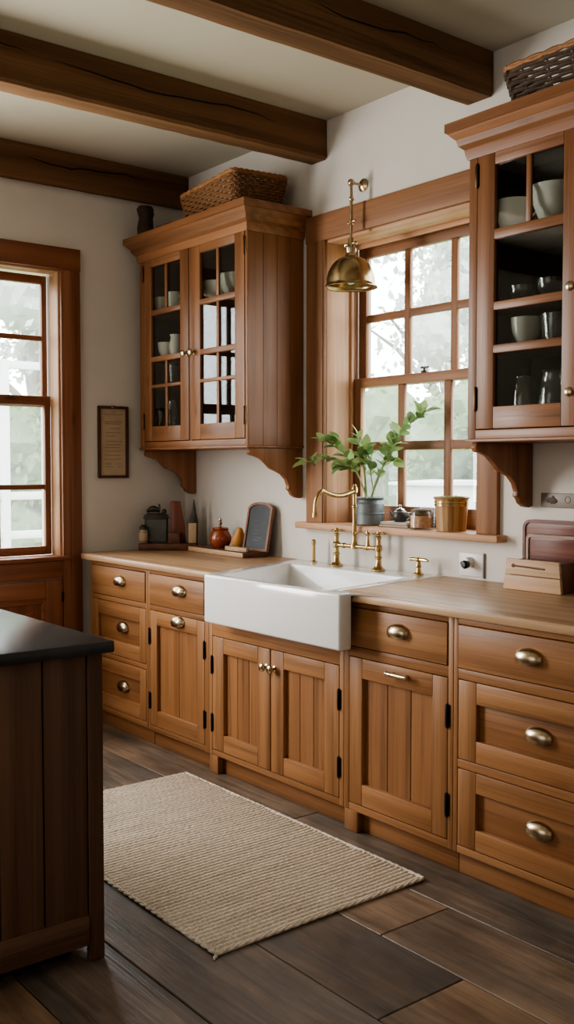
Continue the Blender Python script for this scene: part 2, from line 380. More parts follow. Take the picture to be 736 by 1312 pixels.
# sink-wall window ---------------------------------------------------------
w1 = thing('window_1', (1.756, 0, 1.1), 'wood-cased double-hung window above the farmhouse sink', 'window', kind='structure')
cw = .118
m = MB(); m.box(WO[0]-cw, WO[0]+.004, -.022, -.001, 1.112, 2.49, .003).box(WO[1]-.004, WO[1]+.105, -.022, -.001, 1.112, 2.49, .003)
m.box(WO[0]-.002, WO[0]+.012, -.016, .01, 1.112, 2.478, .002)
m.slot(1).box(WO[0]-cw-.002, WO[1]+.107, -.026, -.001, 2.478, 2.605, .003)
m.build('window_casing', [CASING['z'], CASING['x']], w1)
m = MB(); m.box(WO[0]+.0, WO[0]+.014, 0, .205, 1.112, 2.485, .001).box(WO[1]-.014, WO[1], 0, .205, 1.112, 2.485, .001)
m.box(WO[0]+.014, WO[0]+.028, .150, .165, 1.112, 2.47, .002).box(WO[1]-.028, WO[1]-.014, .150, .165, 1.112, 2.47, .002)
m.slot(1); m.box(WO[0]+.014, WO[1]-.014, 0, .205, 2.465, 2.488, .001).box(WO[0]+.014, WO[1]-.014, .150, .165, 2.445, 2.466, .002)
m.build('jamb_lining', [JAMB['z'], JAMB['x']], w1)
MB().box(WO[0]-.16, WO[1]+.14, -.062, .165, 1.082, 1.112, .006).build('window_sill', JAMB['x'], w1)
MB().box(WO[0]+.014, WO[1]-.014, .166, .25, 1.082, 1.118, .003).build('sub_sill', REDWOOD['x'], w1)
def sash(parent, x0, x1, z0, z1, yf, th, stile, top, bot, cols, hbars, munt, mx, mz, along='x'):
    """glazed sash: across = x (sink wall) or y (left wall)"""
    def bx(M, a0, a1, d0, d1, c0, c1, bev):
        if along == 'x': M.box(a0, a1, d0, d1, c0, c1, bev)
        else: M.box(-d1, -d0, a0, a1, c0, c1, bev)
    f = MB(); bx(f, x0, x0+stile, yf, yf+th, z0, z1, .004); bx(f, x1-stile, x1, yf, yf+th, z0, z1, .004)
    g = f.slot(1); bx(g, x0+stile, x1-stile, yf, yf+th, z1-top, z1, .004); bx(g, x0+stile, x1-stile, yf, yf+th, z0, z0+bot, .004)
    o = f.build('sash', [mz, mx], parent)
    inner = (x1-x0-2*stile-(cols-1)*munt)/cols
    for i in range(1, cols):
        v = MB(); a = x0+stile+i*inner+(i-1)*munt; bx(v, a, a+munt, yf+.006, yf+th-.006, z0+bot, z1-top, .005)
        v.build('muntin', mz, o)
    for zz in hbars:
        h = MB(); bx(h, x0+stile, x1-stile, yf+.008, yf+th-.008, zz-munt/2, zz+munt/2, .005); h.build('glazing_bar', mx, o)
    zs = [z0+bot]+hbars+[z1-top]
    for i in range(cols):
        a = x0+stile+i*(inner+munt)
        for za, zb in zip(zs, zs[1:]):
            p = MB(); bx(p, a-.004, a+inner+.004, yf+th/2-.0015, yf+th/2+.0015, za, zb, 0); p.build('window_pane', GLASSW, o, smooth=False)
    return o
sash(w1, 1.278, 2.234, 1.745+.03, 2.465, .206, .036, .055, .055, .045, 3, [2.113], .038, CASING['x'], CASING['z'])
lo = sash(w1, 1.278, 2.234, 1.118, 1.820, .168, .036, .058, .045, .082, 3, [1.487], .042, CASING['x'], CASING['z'])
m = MB(); m.lathe([(.0, 0), (.016, 0), (.016, .008), (.006, .010), (.006, .024), (0, .026)], (1.756, .178, 1.8205), 16).box(1.735, 1.785, .172, .182, 1.838, 1.848, .003)
m.build('sash_lock', BLACKMETAL, w1)

# left-wall window with panelled door-height woodwork below -----------------
w2 = thing('window_2', (0, -1.245, .9), 'tall wood-cased window in the left wall', 'window', kind='structure')
m = MB(); m.box(.001, .024, LO[1]-.003, LO[1]+.109, .002, 2.44, .003).box(.001, .024, LO[0]-.109, LO[0]+.003, .002, 2.44, .003)
m.slot(1).box(.001, .028, LO[0]-.111, LO[1]+.111, 2.435, 2.552, .003)
m.build('window_casing', [REDWOOD['z'], REDWOOD['y']], w2)
m = MB(); m.box(-.10, 0, LO[1]-.012, LO[1], .905, 2.44, .001).box(-.10, 0, LO[0], LO[0]+.012, .905, 2.44, .001)
m.slot(1).box(-.10, 0, LO[0]+.012, LO[1]-.012, 2.425, 2.439, .001)
m.build('jamb_lining', [JAMB['z'], JAMB['y']], w2)
MB().box(-.10, .05, LO[0]-.05, LO[1]+.03, .884, .906, .005).build('window_sill', REDWOOD['y'], w2)
sash(w2, LO[0]+.014, LO[1]-.012, 1.71, 2.42, .135, .034, .030, .045, .045, 3, [2.083], .028, REDWOOD['y'], REDWOOD['z'], along='y')
sash(w2, LO[0]+.014, LO[1]-.012, .907, 1.768, .100, .034, .034, .05, .046, 3, [1.276], .028, REDWOOD['y'], REDWOOD['z'], along='y')
d1 = thing('door_1', (0, -1.245, 0), 'low panelled wooden door under the left window', 'door', kind='structure')
MB().box(.001, .018, LO[0]+.004, LO[1]-.004, .785, .882, .002).build('apron_rail', REDWOOD['y'], d1)
m = MB(); ya, yb = LO[0]+.008, LO[1]-.008
m.box(.001, .022, ya, ya+.10, .02, .778, .004).box(.001, .022, yb-.10, yb, .02, .778, .004)
m.slot(1).box(.001, .022, ya+.10, yb-.10, .68, .778, .004).box(.001, .022, ya+.10, yb-.10, .02, .14, .004)
m.build('door_frame', [REDWOOD['z'], REDWOOD['y']], d1)
m = MB()
for q, w in ((0, .012), (.012, .008)): 
    a, b_, c, d = ya+.10+q, yb-.10-q, .14+q, .68-q
    m.box(.001, .012+w, a, b_, d-.012, d, .003).box(.001, .012+w, a, b_, c, c+.012, .003).box(.001, .012+w, a, a+.012, c, d, .003).box(.001, .012+w, b_-.012, b_, c, d, .003)
m.build('panel_moulding', REDWOOD['y'], d1)
MB().box(.001, .008, ya+.12, yb-.12, .16, .66).box(.001, .014, ya+.17, yb-.17, .21, .61, .005).build('door_panel', REDWOOD['z'], d1)
MB().lathe([(0, 0), (.006, 0), (.006, .05), (0, .05)], (.024, yb-.002, .66), 10).build('hinge', IRON, d1)
tag(MB().box(.002, .016, LO[0]-2.6, LO[0]-.112, .001, .13, .004).build('baseboard_left', REDWOOD['y']), kind='structure')

# ------------------------------------------------------------------ hardware shapes
def cup_pull(cx, y, cz, a=.052, b=.030, h=.034):
    m = MB(); b_ = bmesh.new(); nu, nv = 20, 10; g = []
    for i in range(nu+1):
        u = PI*i/nu; r = []
        for j in range(nv+1):
            v = -.55+(PI/2+.55)*j/nv
            r.append(b_.verts.new((cx+a*math.cos(u), y-b*(math.sin(u)**.8)*math.cos(v), cz-.010+h*(math.sin(u)**.7)*math.sin(v)+.004)))
        g.append(r)
    for i in range(nu):
        for j in range(nv):
            try: b_.faces.new((g[i][j], g[i+1][j], g[i+1][j+1], g[i][j+1]))
            except ValueError: pass
    bmesh.ops.remove_doubles(b_, verts=b_.verts, dist=1e-5)
    bmesh.ops.recalc_face_normals(b_, faces=b_.faces)
    bmesh.ops.solidify(b_, geom=b_.faces[:], thickness=.0025)
    m.add(b_)
    m.box(cx-a*.9, cx+a*.9, y-.003, y+.0005, cz-.004, cz+.010, .0012)
    return m
def knob(c, r=.017, direction=(0, -1, 0)):
    prof = [(0, 0), (r*.75, 0), (r*.75, .003), (r*.38, .006), (r*.34, .014), (r*.8, .018), (r, .024), (r*.9, .031), (r*.5, .035), (0, .036)]
    M = Vector((0, 0, 1)).rotation_difference(Vector(direction)).to_matrix().to_4x4()
    return MB().lathe(prof, c, 20, mat=M)
def bar_pull(cx, y, cz):
    m = MB(); m.tube([(cx-.048, y-.024, cz), (cx+.048, y-.024, cz)], .0085, 12)
    for s in (-1, 1): m.tube([(cx+s*.034, y, cz), (cx+s*.034, y-.024, cz)], .006, 10); m.sphere((cx+s*.048, y-.024, cz), .0095)
    return m
def hinge(x, y, zc, h=.075):
    m = MB(); m.lathe([(0, -h/2-.006), (.003, -h/2-.005), (.0055, -h/2), (.0055, h/2), (.003, h/2+.005), (0, h/2+.006)], (x, y, zc), 10)
    m.box(x-.012, x+.012, y+.002, y+.005, zc-h/2, zc+h/2, .001); return m

# ------------------------------------------------------------------ base cabinets
FY = -.670      # face-frame plane
def base_unit(x0, x1, label, openings, top=.884, carc_top=None, legs=(), toe=True, mids=()):
    """openings: list of dicts kind drawer/door with x0,x1,z0,z1"""
    u = thing('base_cabinet', ((x0+x1)/2, -.33, 0), label, 'cabinet', 'wooden base cabinets along the sink wall')
    ct = carc_top or top
    m = MB(); t = .018
    m.box(x0+.002, x0+t, FY+.028, -.012, .083, ct, .001).box(x1-t, x1-.002, FY+.028, -.012, .083, ct, .001)
    m.box(x0+t, x1-t, -.030, -.012, .083, ct, .001)
    m.build('carcass', PANEL['z'], u)
    MB().box(x0+t, x1-t, FY+.028, -.032, .086, .104, .001).build('bottom_board', PANEL['x'], u)
    # face frame: everything that is not an opening
    fz = sorted(set([.083, top]+[o['z0'] for o in openings]+[o['z1'] for o in openings]))
    v = MB()
    ox0 = min(o['x0'] for o in openings); ox1 = max(o['x1'] for o in openings)
    v.box(x0+.0005, ox0, FY, FY+.021, .083, top, .0015).box(ox1, x1-.0005, FY, FY+.021, .083, top, .0015)
    for a, b in mids: v.box(a, b, FY, FY+.021, openings[0]['z0'], openings[0]['z1'], .0015)
    h = v.slot(1)
    zs = sorted(set((o['z0'], o['z1']) for o in openings)); last = .083
    for a, b in zs:
        if a-last > .002: h.box(ox0, ox1, FY+.0006, FY+.021, last, a, .0015)
        last = b
    if top-last > .002: h.box(ox0, ox1, FY+.0006, FY+.021, last, top, .0015)
    v.build('face_frame', [OAK['z'], OAK['x']], u)
    MB().box(ox0-.01, ox1+.01, FY+.021, FY+.0225, .10, top-.01).build('shadow_gap', GROOVE, u) if False else None
    if toe: MB().box(x0+.001, x1-.001, FY+.035, FY+.053, .001, .082, .001).build('toe_board', PANEL['x'], u)
    for a, b in legs: MB().box(a, b, FY+.001, FY+.034, .001, .0825, .003).build('foot', OAK['z'], u)
    for o in openings:
        g = .003; a, b, c, d = o['x0']+g, o['x1']-g, o['z0']+g, o['z1']-g; yf = FY-.001; yb = FY+.026
        if o['kind'] == 'slab':
            dr = MB().box(a, b, yf-.004, yb, c, d, .004).build('drawer', OAK['x'], u)
            yh = yf-.004
        elif o['kind'] == 'panel_drawer':
            s = o.get('s', .052); r = o.get('r', .062)
            dr = MB().box(a, a+s, yf, yb, c, d, .003).box(b-s, b, yf, yb, c, d, .003).slot(1).box(a+s, b-s, yf, yb, d-r, d, .003).box(a+s, b-s, yf, yb, c, c+r, .003).build('drawer', [OAK['z'], OAK['x']], u)
            MB().box(a+s-.004, b-s+.004, yf+.018, yb, c+r-.004, d-r+.004, .001).build('drawer_panel', PANEL['x'], dr)
            yh = yf+.018
        else:
            s = o.get('s', .062); rt = o.get('rt', .07); rb = o.get('rb', .075); nb = o.get('boards', 3)
            dr = MB().box(a, a+s, yf, yb, c, d, .003).box(b-s, b, yf, yb, c, d, .003).slot(1).box(a+s, b-s, yf, yb, d-rt, d, .003).box(a+s, b-s, yf, yb, c, c+rb, .003).build('door', [OAK['z'], OAK['x']], u)
            p = MB(); wv = (b-a-2*s)/nb
            for i in range(nb): p.box(a+s+i*wv-(.003 if i == 0 else -.0006), a+s+(i+1)*wv+(.003 if i == nb-1 else -.0006), yf+.018, yb, c+rb-.003, d-rt+.003, .0022, 1)
            p.build('door_panel', PANEL['z'], dr)
            yh = yf
            for zz in (c+.12, d-.13):
                for hx in o.get('hinges', ()): hinge(a-.002 if hx == 'l' else b+.002, yf-.003, zz).build('hinge', IRON, dr)
        for hd in o.get('handles', ()):
            k, hx, hz = hd
            if k == 'cup': cup_pull(hx, yh, hz).build('cup_handle', BRASSD, dr)
            elif k == 'bar': bar_pull(hx, yf, hz).build('bar_handle', BRASSD, dr)
            else: knob((hx, yf, hz), .018).build('knob', BRASSD, dr)
    return u
base_unit(.094, .700, 'narrow three-drawer oak base cabinet at the far left end of the counter', [
    dict(kind='slab', x0=.115, x1=.680, z0=.708, z1=.864, handles=[('cup', .435, .80)]),
    dict(kind='panel_drawer', x0=.115, x1=.680, z0=.402, z1=.682, handles=[('cup', .425, .557)], s=.06, r=.075),
    dict(kind='panel_drawer', x0=.115, x1=.680, z0=.112, z1=.378, handles=[('cup', .428, .25)], s=.06, r=.07)])
base_unit(.701, 1.238, 'oak base cabinet with one drawer over one door, left of the sink', [
    dict(kind='slab', x0=.718, x1=1.205, z0=.708, z1=.864, handles=[('cup', 1.005, .803)]),
    dict(kind='door', x0=.738-.02, x1=1.205, z0=.108, z1=.684, handles=[('cup', .985, .655)], hinges='lr', boards=2)], carc_top=.700)
base_unit(1.239, 2.158, 'oak sink base with two panelled doors under the white sink', [
    dict(kind='door', x0=1.265, x1=1.697, z0=.108, z1=.628, handles=[('knob', 1.672, .548)], hinges='l', boards=3, s=.085),
    dict(kind='door', x0=1.698, x1=2.134, z0=.108, z1=.628, handles=[('knob', 1.726, .548)], hinges='r', boards=3, s=.085)], top=.7055, carc_top=.70, legs=((1.24, 1.305),))
base_unit(2.159, 2.715, 'oak base cabinet with one drawer over one tall door, right of the sink', [
    dict(kind='slab', x0=2.188, x1=2.692, z0=.711, z1=.862, handles=[('cup', 2.458, .80)]),
    dict(kind='door', x0=2.188, x1=2.692, z0=.111, z1=.674, handles=[('bar', 2.465, .643)], hinges='r', boards=3, s=.07, rt=.075, rb=.08)], legs=((2.162, 2.235),))
base_unit(2.716, 3.36, 'wide oak three-drawer base cabinet at the right edge of the picture', [
    dict(kind='slab', x0=2.735, x1=3.335, z0=.711, z1=.862, handles=[('cup', 3.035, .795)]),
    dict(kind='panel_drawer', x0=2.735, x1=3.335, z0=.404, z1=.677, handles=[('cup', 3.06, .548)], s=.078, r=.072),
    dict(kind='panel_drawer', x0=2.735, x1=3.335, z0=.109, z1=.375, handles=[('cup', 3.065, .25)], s=.078, r=.068)])

# ------------------------------------------------------------------ worktops
def slab(poly, z0, z1, name, mat, label, bev=.010):
    m = MB(); m.prism(poly, 'z', z0, z1, bev); o = m.build(name, mat); return tag(o, label, 'worktop')
slab([(.045, -.002), (.045, -.705), (1.331, -.712), (1.0605, -.002)], .885, .920, 'worktop', COUNTER['x'], 'pale wooden worktop in the corner left of the sink')
slab([(2.060, -.002), (2.163, -.66), (2.160, -.700), (2.185, -.708), (3.38, -.708), (3.38, -.002)], .885, .920, 'worktop', COUNTER['x'], 'wooden worktop running from the sink to the right edge')

# ------------------------------------------------------------------ farmhouse sink
def make_sink():
    b = bmesh.new(); zt = .921; zb = .709
    outer = [(1.360, -.778), (2.255, -.778), (2.255, -.7145), (2.158, -.7145), (2.055, -.012), (1.066, -.012)]
    inner = [(1.415, -.728), (2.085, -.728), (2.110, -.700), (2.100, -.660), (1.985, -.150), (1.180, -.150)]
    floor_ = [(1.455, -.690), (2.055, -.690), (2.070, -.670), (2.060, -.640), (1.955, -.190), (1.225, -.190)]
    V = lambda P, z: [b.verts.new((x, y, z)) for x, y in P]
    oT, oB, iT, iF = V(outer, zt), V(outer, zb), V(inner, zt-.003), V(floor_, .745)
    n = 6
    for i in range(n):
        j = (i+1) % n
        b.faces.new((oB[i], oB[j], oT[j], oT[i])); b.faces.new((oT[i], oT[j], iT[j], iT[i])); b.faces.new((iT[i], iT[j], iF[j], iF[i]))
    b.faces.new(iF); b.faces.new(oB[::-1])
    bmesh.ops.recalc_face_normals(b, faces=b.faces)
    bmesh.ops.bevel(b, geom=[e for e in b.edges if e.calc_face_angle(0) > .3], offset=.011, segments=4, affect='EDGES', profile=.5)
    t = thing('farmhouse_sink', (1.75, -.4, .709), 'large white apron-front farmhouse sink under the window', 'sink')
    m = MB(); m.add(b); m.build('basin', CERAMIC, t)
    MB().lathe([(0, 0), (.04, 0), (.042, .003), (.03, .004), (.028, .001), (0, .001)], (1.62, -.36, .7455), 24).build('drain', BRASS, t)
make_sink()

# bridge tap
def make_faucet():
    t = thing('bridge_tap', (1.59, -.08, .921), 'brass bridge tap with swan-neck spout behind the sink basin', 'tap')
    zt = .9212; y = -.085; xl, xr, xc = 1.447, 1.733, 1.572
    pil = [(0, 0), (.032, 0), (.032, .005), (.022, .012), (.015, .022), (.013, .05), (.017, .053), (.017, .060), (.013, .064), (.012, .085), (.018, .09), (.018, .108), (.012, .114), (.011, .140), (.014, .144), (.014, .15), (.008, .154), (.0, .156)]
    for x in (xl, xr): MB().lathe(pil, (x, y, zt), 20).build('pillar', BRASS, t)
    br = MB(); br.tube([(xl, y, zt+.098), (xr, y, zt+.098)], .0095, 14)
    for x in (1.50, 1.66): br.lathe([(.0095, -.008), (.0125, -.006), (.0125, .006), (.0095, .008)], (x, y, zt+.098), 14, mat=Matrix.Rotation(PI/2, 4, 'Y'))
    br.build('bridge', BRASS, t)
    up = MB(); up.lathe([(0, .085), (.019, .088), (.019, .104), (.015, .110), (.011, .122), (.0105, .15), (.014, .153), (.014, .160), (.0105, .164), (.0095, .275), (.013, .279), (.013, .286), (.0095, .290), (.0095, .34), (.015, .346), (.015, .366), (.010, .374), (.007, .384), (0, .388)], (xc, y, zt), 18)
    up.build('riser', BRASS, t)
    z0 = zt+.356; pts = []
    for s in range(0, 25):
        q = s/24
        if q < .62: k = q/.62; pts.append((xc, y-.19*k, z0-.022*math.sin(PI*k)))
        else:
            k = (q-.62)/.38; a = k*PI/2*1.05; pts.append((xc, y-.19-.048*math.sin(a), z0-.048*(1-math.cos(a))-.045*k*k))
    sp = MB(); sp.tube(pts, [.0115-.002*i/24 for i in range(25)], 12); e = pts[-1]
    sp.tube([e, (e[0], e[1]-.001, e[2]-.02)], .0125, 12)
    sp.build('spout', BRASS, t)
    for x in (xl, xr):
        h = MB()
        for a in range(4):
            ang = a*PI/2+.5; h.tube([(x, y, zt+.166), (x+.022*math.cos(ang), y+.022*math.sin(ang), zt+.166)], .0042, 8); h.sphere((x+.024*math.cos(ang), y+.024*math.sin(ang), zt+.166), .0062, u=10, v=8)
        h.lathe([(0, .152), (.008, .154), (.010, .166), (.008, .176), (0, .180)], (x, y, zt), 14)
        h.build('cross_handle', BRASS, t)
    lv = MB(); lv.lathe([(0, .104), (.011, .106), (.008, .125), (.006, .15), (.010, .156), (.010, .166), (.004, .178), (0, .18)], (1.662, y, zt), 14); lv.build('diverter', BRASS, t)
make_faucet()
t = thing('soap_dispenser', (1.262, -.07, .921), 'slim brass upright soap dispenser left of the bridge tap', 'dispenser')
MB().lathe([(0, 0), (.018, 0), (.018, .005), (.009, .010), (.0085, .085), (.011, .088), (.011, .105), (.006, .112), (0, .113)], (1.262, -.07, .9212), 16).build('body', BRASS, t)
t = thing('side_tap', (1.972, -.075, .921), 'short brass side tap with a crossbar handle right of the bridge tap', 'tap')
MB().lathe([(0, 0), (.024, 0), (.024, .004), (.013, .012), (.010, .03), (.014, .036), (.010, .05), (.010, .058), (0, .06)], (1.972, -.075, .9212), 18).build('body', BRASS, t)
MB().tube([(1.915, -.075, .985), (1.935, -.075, .987), (1.972, -.075, .988), (2.01, -.075, .987), (2.028, -.075, .985)], [.006, .0085, .007, .0085, .006], 10).sphere((1.972, -.075, .988), .013, (1, 1, .7)).build('crossbar_handle', BRASS, t)

# ------------------------------------------------------------------ wall cabinets
def wall_cabinet(x0, x1, label, doors, group, shelf_z, left_over=.05, right_over=.06):
    zb, zt = 1.490, 2.565; FYW = -.350; t_ = .02
    u = thing('wall_cabinet', ((x0+x1)/2, -.17, zb), label, 'cabinet', group)
    # outer sides as boards
    for xs in (x0, x1-t_):
        s = MB(); nb = 4; w = .335/nb
        for i in range(nb): s.box(xs, xs+t_, -.337+i*w+.0004, -.337+(i+1)*w-.0004, zb, zt, .0012, 1)
        s.build('side_panel', WALLCAB['z'], u)
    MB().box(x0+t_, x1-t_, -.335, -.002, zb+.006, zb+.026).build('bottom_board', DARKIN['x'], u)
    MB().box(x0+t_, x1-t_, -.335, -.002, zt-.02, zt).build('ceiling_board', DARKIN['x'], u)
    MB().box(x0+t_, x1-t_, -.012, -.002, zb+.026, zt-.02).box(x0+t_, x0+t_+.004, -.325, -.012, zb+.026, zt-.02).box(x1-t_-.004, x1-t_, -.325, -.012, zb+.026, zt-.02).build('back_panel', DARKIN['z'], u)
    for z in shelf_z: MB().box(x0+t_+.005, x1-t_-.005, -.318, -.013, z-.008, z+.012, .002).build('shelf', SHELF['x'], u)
    dx0, dx1 = doors[0][0], doors[-1][1]; dz0, dz1 = 1.522, 2.557
    v = MB(); v.box(x0-.001, dx0, FYW, FYW+.014, zb, zt, .0015).box(dx1, x1+.001, FYW, FYW+.014, zb, zt, .0015)
    for (a, b) in zip(doors, doors[1:]): v.box(a[1], b[0], FYW, FYW+.014, dz0, dz1, .0015)
    v.slot(1).box(dx0, dx1, FYW, FYW+.014, zb, dz0, .0015).box(dx0, dx1, FYW, FYW+.014, dz1, zt, .0015)
    v.build('face_frame', [WALLCAB['z'], WALLCAB['x']], u)
    MB().box(x0-.006, x1+.006, FYW-.008, -.002, zb-.012, zb-.0005, .003).build('base_moulding', WALLCAB['x'], u)
    prof = [(-.005, zt-.055), (.006, zt-.055), (.012, zt-.035), (.014, zt-.018), (.030, zt-.004), (.036, zt+.018), (.052, zt+.034), (.058, zt+.042), (.066, zt+.046), (.066, zt+.078), (-.005, zt+.078)]
    lo_, ro_ = left_over/.066, right_over/.066
    # crown runs round three sides with mitred corners
    MB().sweep([(x0-.0005, -.003), (x0-.0005, FYW-.0005), (x1+.0005, FYW-.0005), (x1+.0005, -.003)], prof).build('crown_moulding', WALLCAB['x'], u, angle=.35)
    MB().box(x0, x1, FYW, -.003, zt+.001, zt+.076).build('top_board', WALLCAB['x'], u)
    for (a, b, layout, knobs, hin) in doors:
        g = .003; a += g; b -= g; c, d = dz0+g, dz1-g; st = .080; yf, yb = FYW-.003, FYW+.015
        dr = MB().box(a, a+st, yf, yb, c, d, .003).box(b-st, b, yf, yb, c, d, .003).slot(1).box(a+st, b-st, yf, yb, d-.085, d, .003).box(a+st, b-st, yf, yb, c, c+.080, .003).build('door', [WALLCAB['z'], WALLCAB['x']], u)
        mid = (a+b)/2
        for (z, th) in layout['bars']: MB().box(a+st-.006, b-st+.006, yf+.001, yb, z-th/2, z+th/2, .004).build('glazing_bar', WALLCAB['x'], dr)
        for (za, zb_) in layout['verts']: MB().box(mid-.011, mid+.011, yf+.003, yb-.002, za, zb_, .004).build('muntin', WALLCAB['z'], dr)
        MB().box(a+st-.006, b-st+.006, yb-.006, yb-.003, c+.076, d-.081).build('glass_pane', GLASSC, dr, smooth=False)
        for kx, kz in knobs: knob((kx, yf, kz), .017).build('knob', BRASSD, dr)
        for zc in (c+.11, d-.11): hinge(a-.001 if hin == 'l' else b+.001, yf-.002, zc, .08).build('hinge', BRONZE, dr)
    # scrolled brackets
    for xs in (x0+.004, x1-.030):
        zt2 = zb-.0125
        P = [(-.003, zt2), (-.330, zt2), (-.338, zt2-.018), (-.330, zt2-.034), (-.300, zt2-.040), (-.262, zt2-.052), (-.228, zt2-.078), (-.205, zt2-.100), (-.172, zt2-.112), (-.135, zt2-.128), (-.105, zt2-.156), (-.092, zt2-.186), (-.096, zt2-.204), (-.082, zt2-.212), (-.070, zt2-.232), (-.046, zt2-.246), (-.020, zt2-.250), (-.003, zt2-.244)]
        MB().prism(P, 'x', xs, xs+.026, .003).build('bracket', WALLCAB['y'] if False else WALLCAB['z'], u)
    return u
Z1, Z2, Z3 = 2.222, 1.970, 1.824
layA = dict(bars=[(Z1, .028), (Z2, .028), (Z3, .018)], verts=[(Z1+.014, 2.47), (1.60, Z3-.009), (Z3+.009, Z2-.014)])
layB = dict(bars=[(Z1, .028), (Z2, .028), (Z3, .018)], verts=[(1.60, Z3-.009), (Z3+.009, Z2-.014), (Z2+.014, Z1-.014), (Z1+.014, 2.47)])
layC = dict(bars=[(Z1, .036), (Z2-.004, .030), (Z3-.012, .030)], verts=[(Z1+.018, 2.47)])
wall_cabinet(.09, 1.100, 'oak glass-door wall cabinet with scrolled brackets in the left corner', [
    (.130, .590, layA, [(.571, 1.973)], 'l'), (.612, 1.083, layB, [(.640, 1.973)], 'r')], 'glazed wall cabinets', (Z1, Z2, Z3, 1.586))
wall_cabinet(2.487, 3.47, 'oak glass-door wall cabinet right of the window, cut by the picture edge', [
    (2.524, 2.985, layC, [(2.952, 1.987), (2.952, 1.637)], 'l'), (2.99, 3.435, layC, [(3.02, 1.987), (3.02, 1.637)], 'r')], 'glazed wall cabinets', (Z1, Z2-.004, Z3-.012, 1.586))

# ------------------------------------------------------------------ crockery in the cabinets
def vessel(name, mat, prof, x, y, z, label, cat, group=None, handle=None, n=28, part='bowl'):
    t = thing(name, (x, y, z), label, cat, group)
    MB().lathe(prof, (x, y, z), n).build(part, mat, t, angle=1.0)
    if handle:
        r, h0, h1, a = handle
        pts = []
        for i in range(13):
            k = PI*i/12; pts.append((x+math.cos(a)*(r-.003+.026*math.sin(k)), y+math.sin(a)*(r-.003+.026*math.sin(k)), z+h0+(h1-h0)*(i/12)))
        MB().tube(pts, .0045, 8).build('handle', mat, t)
    return t
def cup_prof(r, h, foot=.5, th=.004, fl=1.0):
    return [(0, .0005), (r*foot, .0005), (r*foot, .005), (r*.72, h*.22), (r*.90, h*.5), (r*.97, h*.8), (r*fl, h), (r*fl-th*.7, h), (r*.97-th, h*.8), (r*.9-th, h*.5), (r*.7-th, h*.24), (0, h*.12)]
def tumbler_prof(r, h, th=.003, taper=.85):
    return [(0, .0005), (r*taper, .0005), (r*taper+.002, .006), (r, h), (r-th, h), (r*taper-th, .010), (0, .010)]
gA, gB = 'crockery in the left wall cabinet', 'crockery in the right wall cabinet'
s = lambda z: z+.0005 if z < 1.6 else z+.0125
# left cabinet, left door
vessel('teacup', CHINA, cup_prof(.045, .085), 0.175, -.262, s(Z1), 'white cup on the top shelf behind the left glass door, left one', 'cup', gA)
vessel('teacup', CHINA, cup_prof(.048, .095), 0.310, -.262, s(Z1), 'white cup on the top shelf behind the left glass door, right one', 'cup', gA, (.046, .03, .075, 0))
vessel('coffee_cup', CHINA, cup_prof(.052, .085), 0.222, -.258, s(Z2), 'white round cup on the second shelf behind the left glass door', 'cup', gA, (.05, .025, .07, 0))
vessel('cream_jug', CHINA, [(0, .0005), (.03, .0005), (.034, .02), (.04, .05), (.034, .085), (.030, .10), (.036, .118), (.033, .118), (.027, .10), (.03, .085), (.035, .05), (0, .012)], 0.335, -.268, s(Z2), 'white jug beside the cup on the second shelf, left door', 'jug', gA)
vessel('drinking_glass', GLASSV, tumbler_prof(.036, .11), 0.300, -.262, s(Z3), 'clear glass on the third shelf behind the left glass door', 'glass', gA, part='glass_body')
vessel('drinking_glass', GLASSV, tumbler_prof(.034, .10), 0.165, -.268, 1.5985, 'clear tumbler at the bottom left behind the left glass door', 'glass', gA, part='glass_body')
vessel('milk_bottle', GLASSV, [(0, .0005), (.034, .0005), (.036, .006), (.036, .09), (.022, .12), (.020, .145), (.024, .15), (.021, .15), (.017, .14), (.033, .09), (.033, .01), (0, .01)], 0.290, -.272, 1.5985, 'clear bottle at the bottom right behind the left glass door', 'bottle', gA, part='glass_body')
# right door
vessel('serving_bowl', CHINA, cup_prof(.078, .105, .45), 0.665, -.228, s(Z1), 'cream bowl on the top shelf behind the right glass door, left one', 'bowl', gA)
vessel('serving_bowl', GREYCHINA, cup_prof(.082, .12, .45), 0.835, -.228, s(Z1), 'pale grey bowl on the top shelf behind the right glass door, right one', 'bowl', gA)
# right cabinet
vessel('pudding_bowl', CHINA, cup_prof(.072, .118, .55, .006, 1.04), 2.612, -0.245, s(Z1), 'large cream china bowl on the top shelf, left of the glazing bar', 'bowl', gB, (.070, .05, .10, .1))
vessel('pudding_bowl', CHINA, cup_prof(.082, .135, .5, .006, 1.08), 2.790, -0.245, s(Z1), 'large cream china bowl on the top shelf, right of the glazing bar', 'bowl', gB)
vessel('glass_bowl', GLASSV, cup_prof(.052, .058, .6), 2.665, -0.262, s(Z2-.004), 'small cut glass bowl on the second shelf, left one', 'bowl', gB)
vessel('glass_bowl', GLASSV, cup_prof(.056, .066, .6), 2.795, -0.262, s(Z2-.004), 'small cut glass bowl on the second shelf, right one', 'bowl', gB)
vessel('breakfast_cup', GREYCHINA, cup_prof(.056, .098, .5), 2.682, -0.262, s(Z3-.012), 'pale grey china cup on the third shelf of the right cabinet', 'cup', gB)
tg = vessel('cut_glass_tumbler', GLASSV, tumbler_prof(.050, .098, .004, .78), 2.806, -0.262, s(Z3-.012), 'cut glass tumbler beside the grey cup on the third shelf', 'glass', gB, part='glass_body', n=14)
tj = thing('glass_jar', (2.672, -.258, 1.598), 'lidded clear glass jar on the bottom shelf of the right cabinet', 'jar', gB)
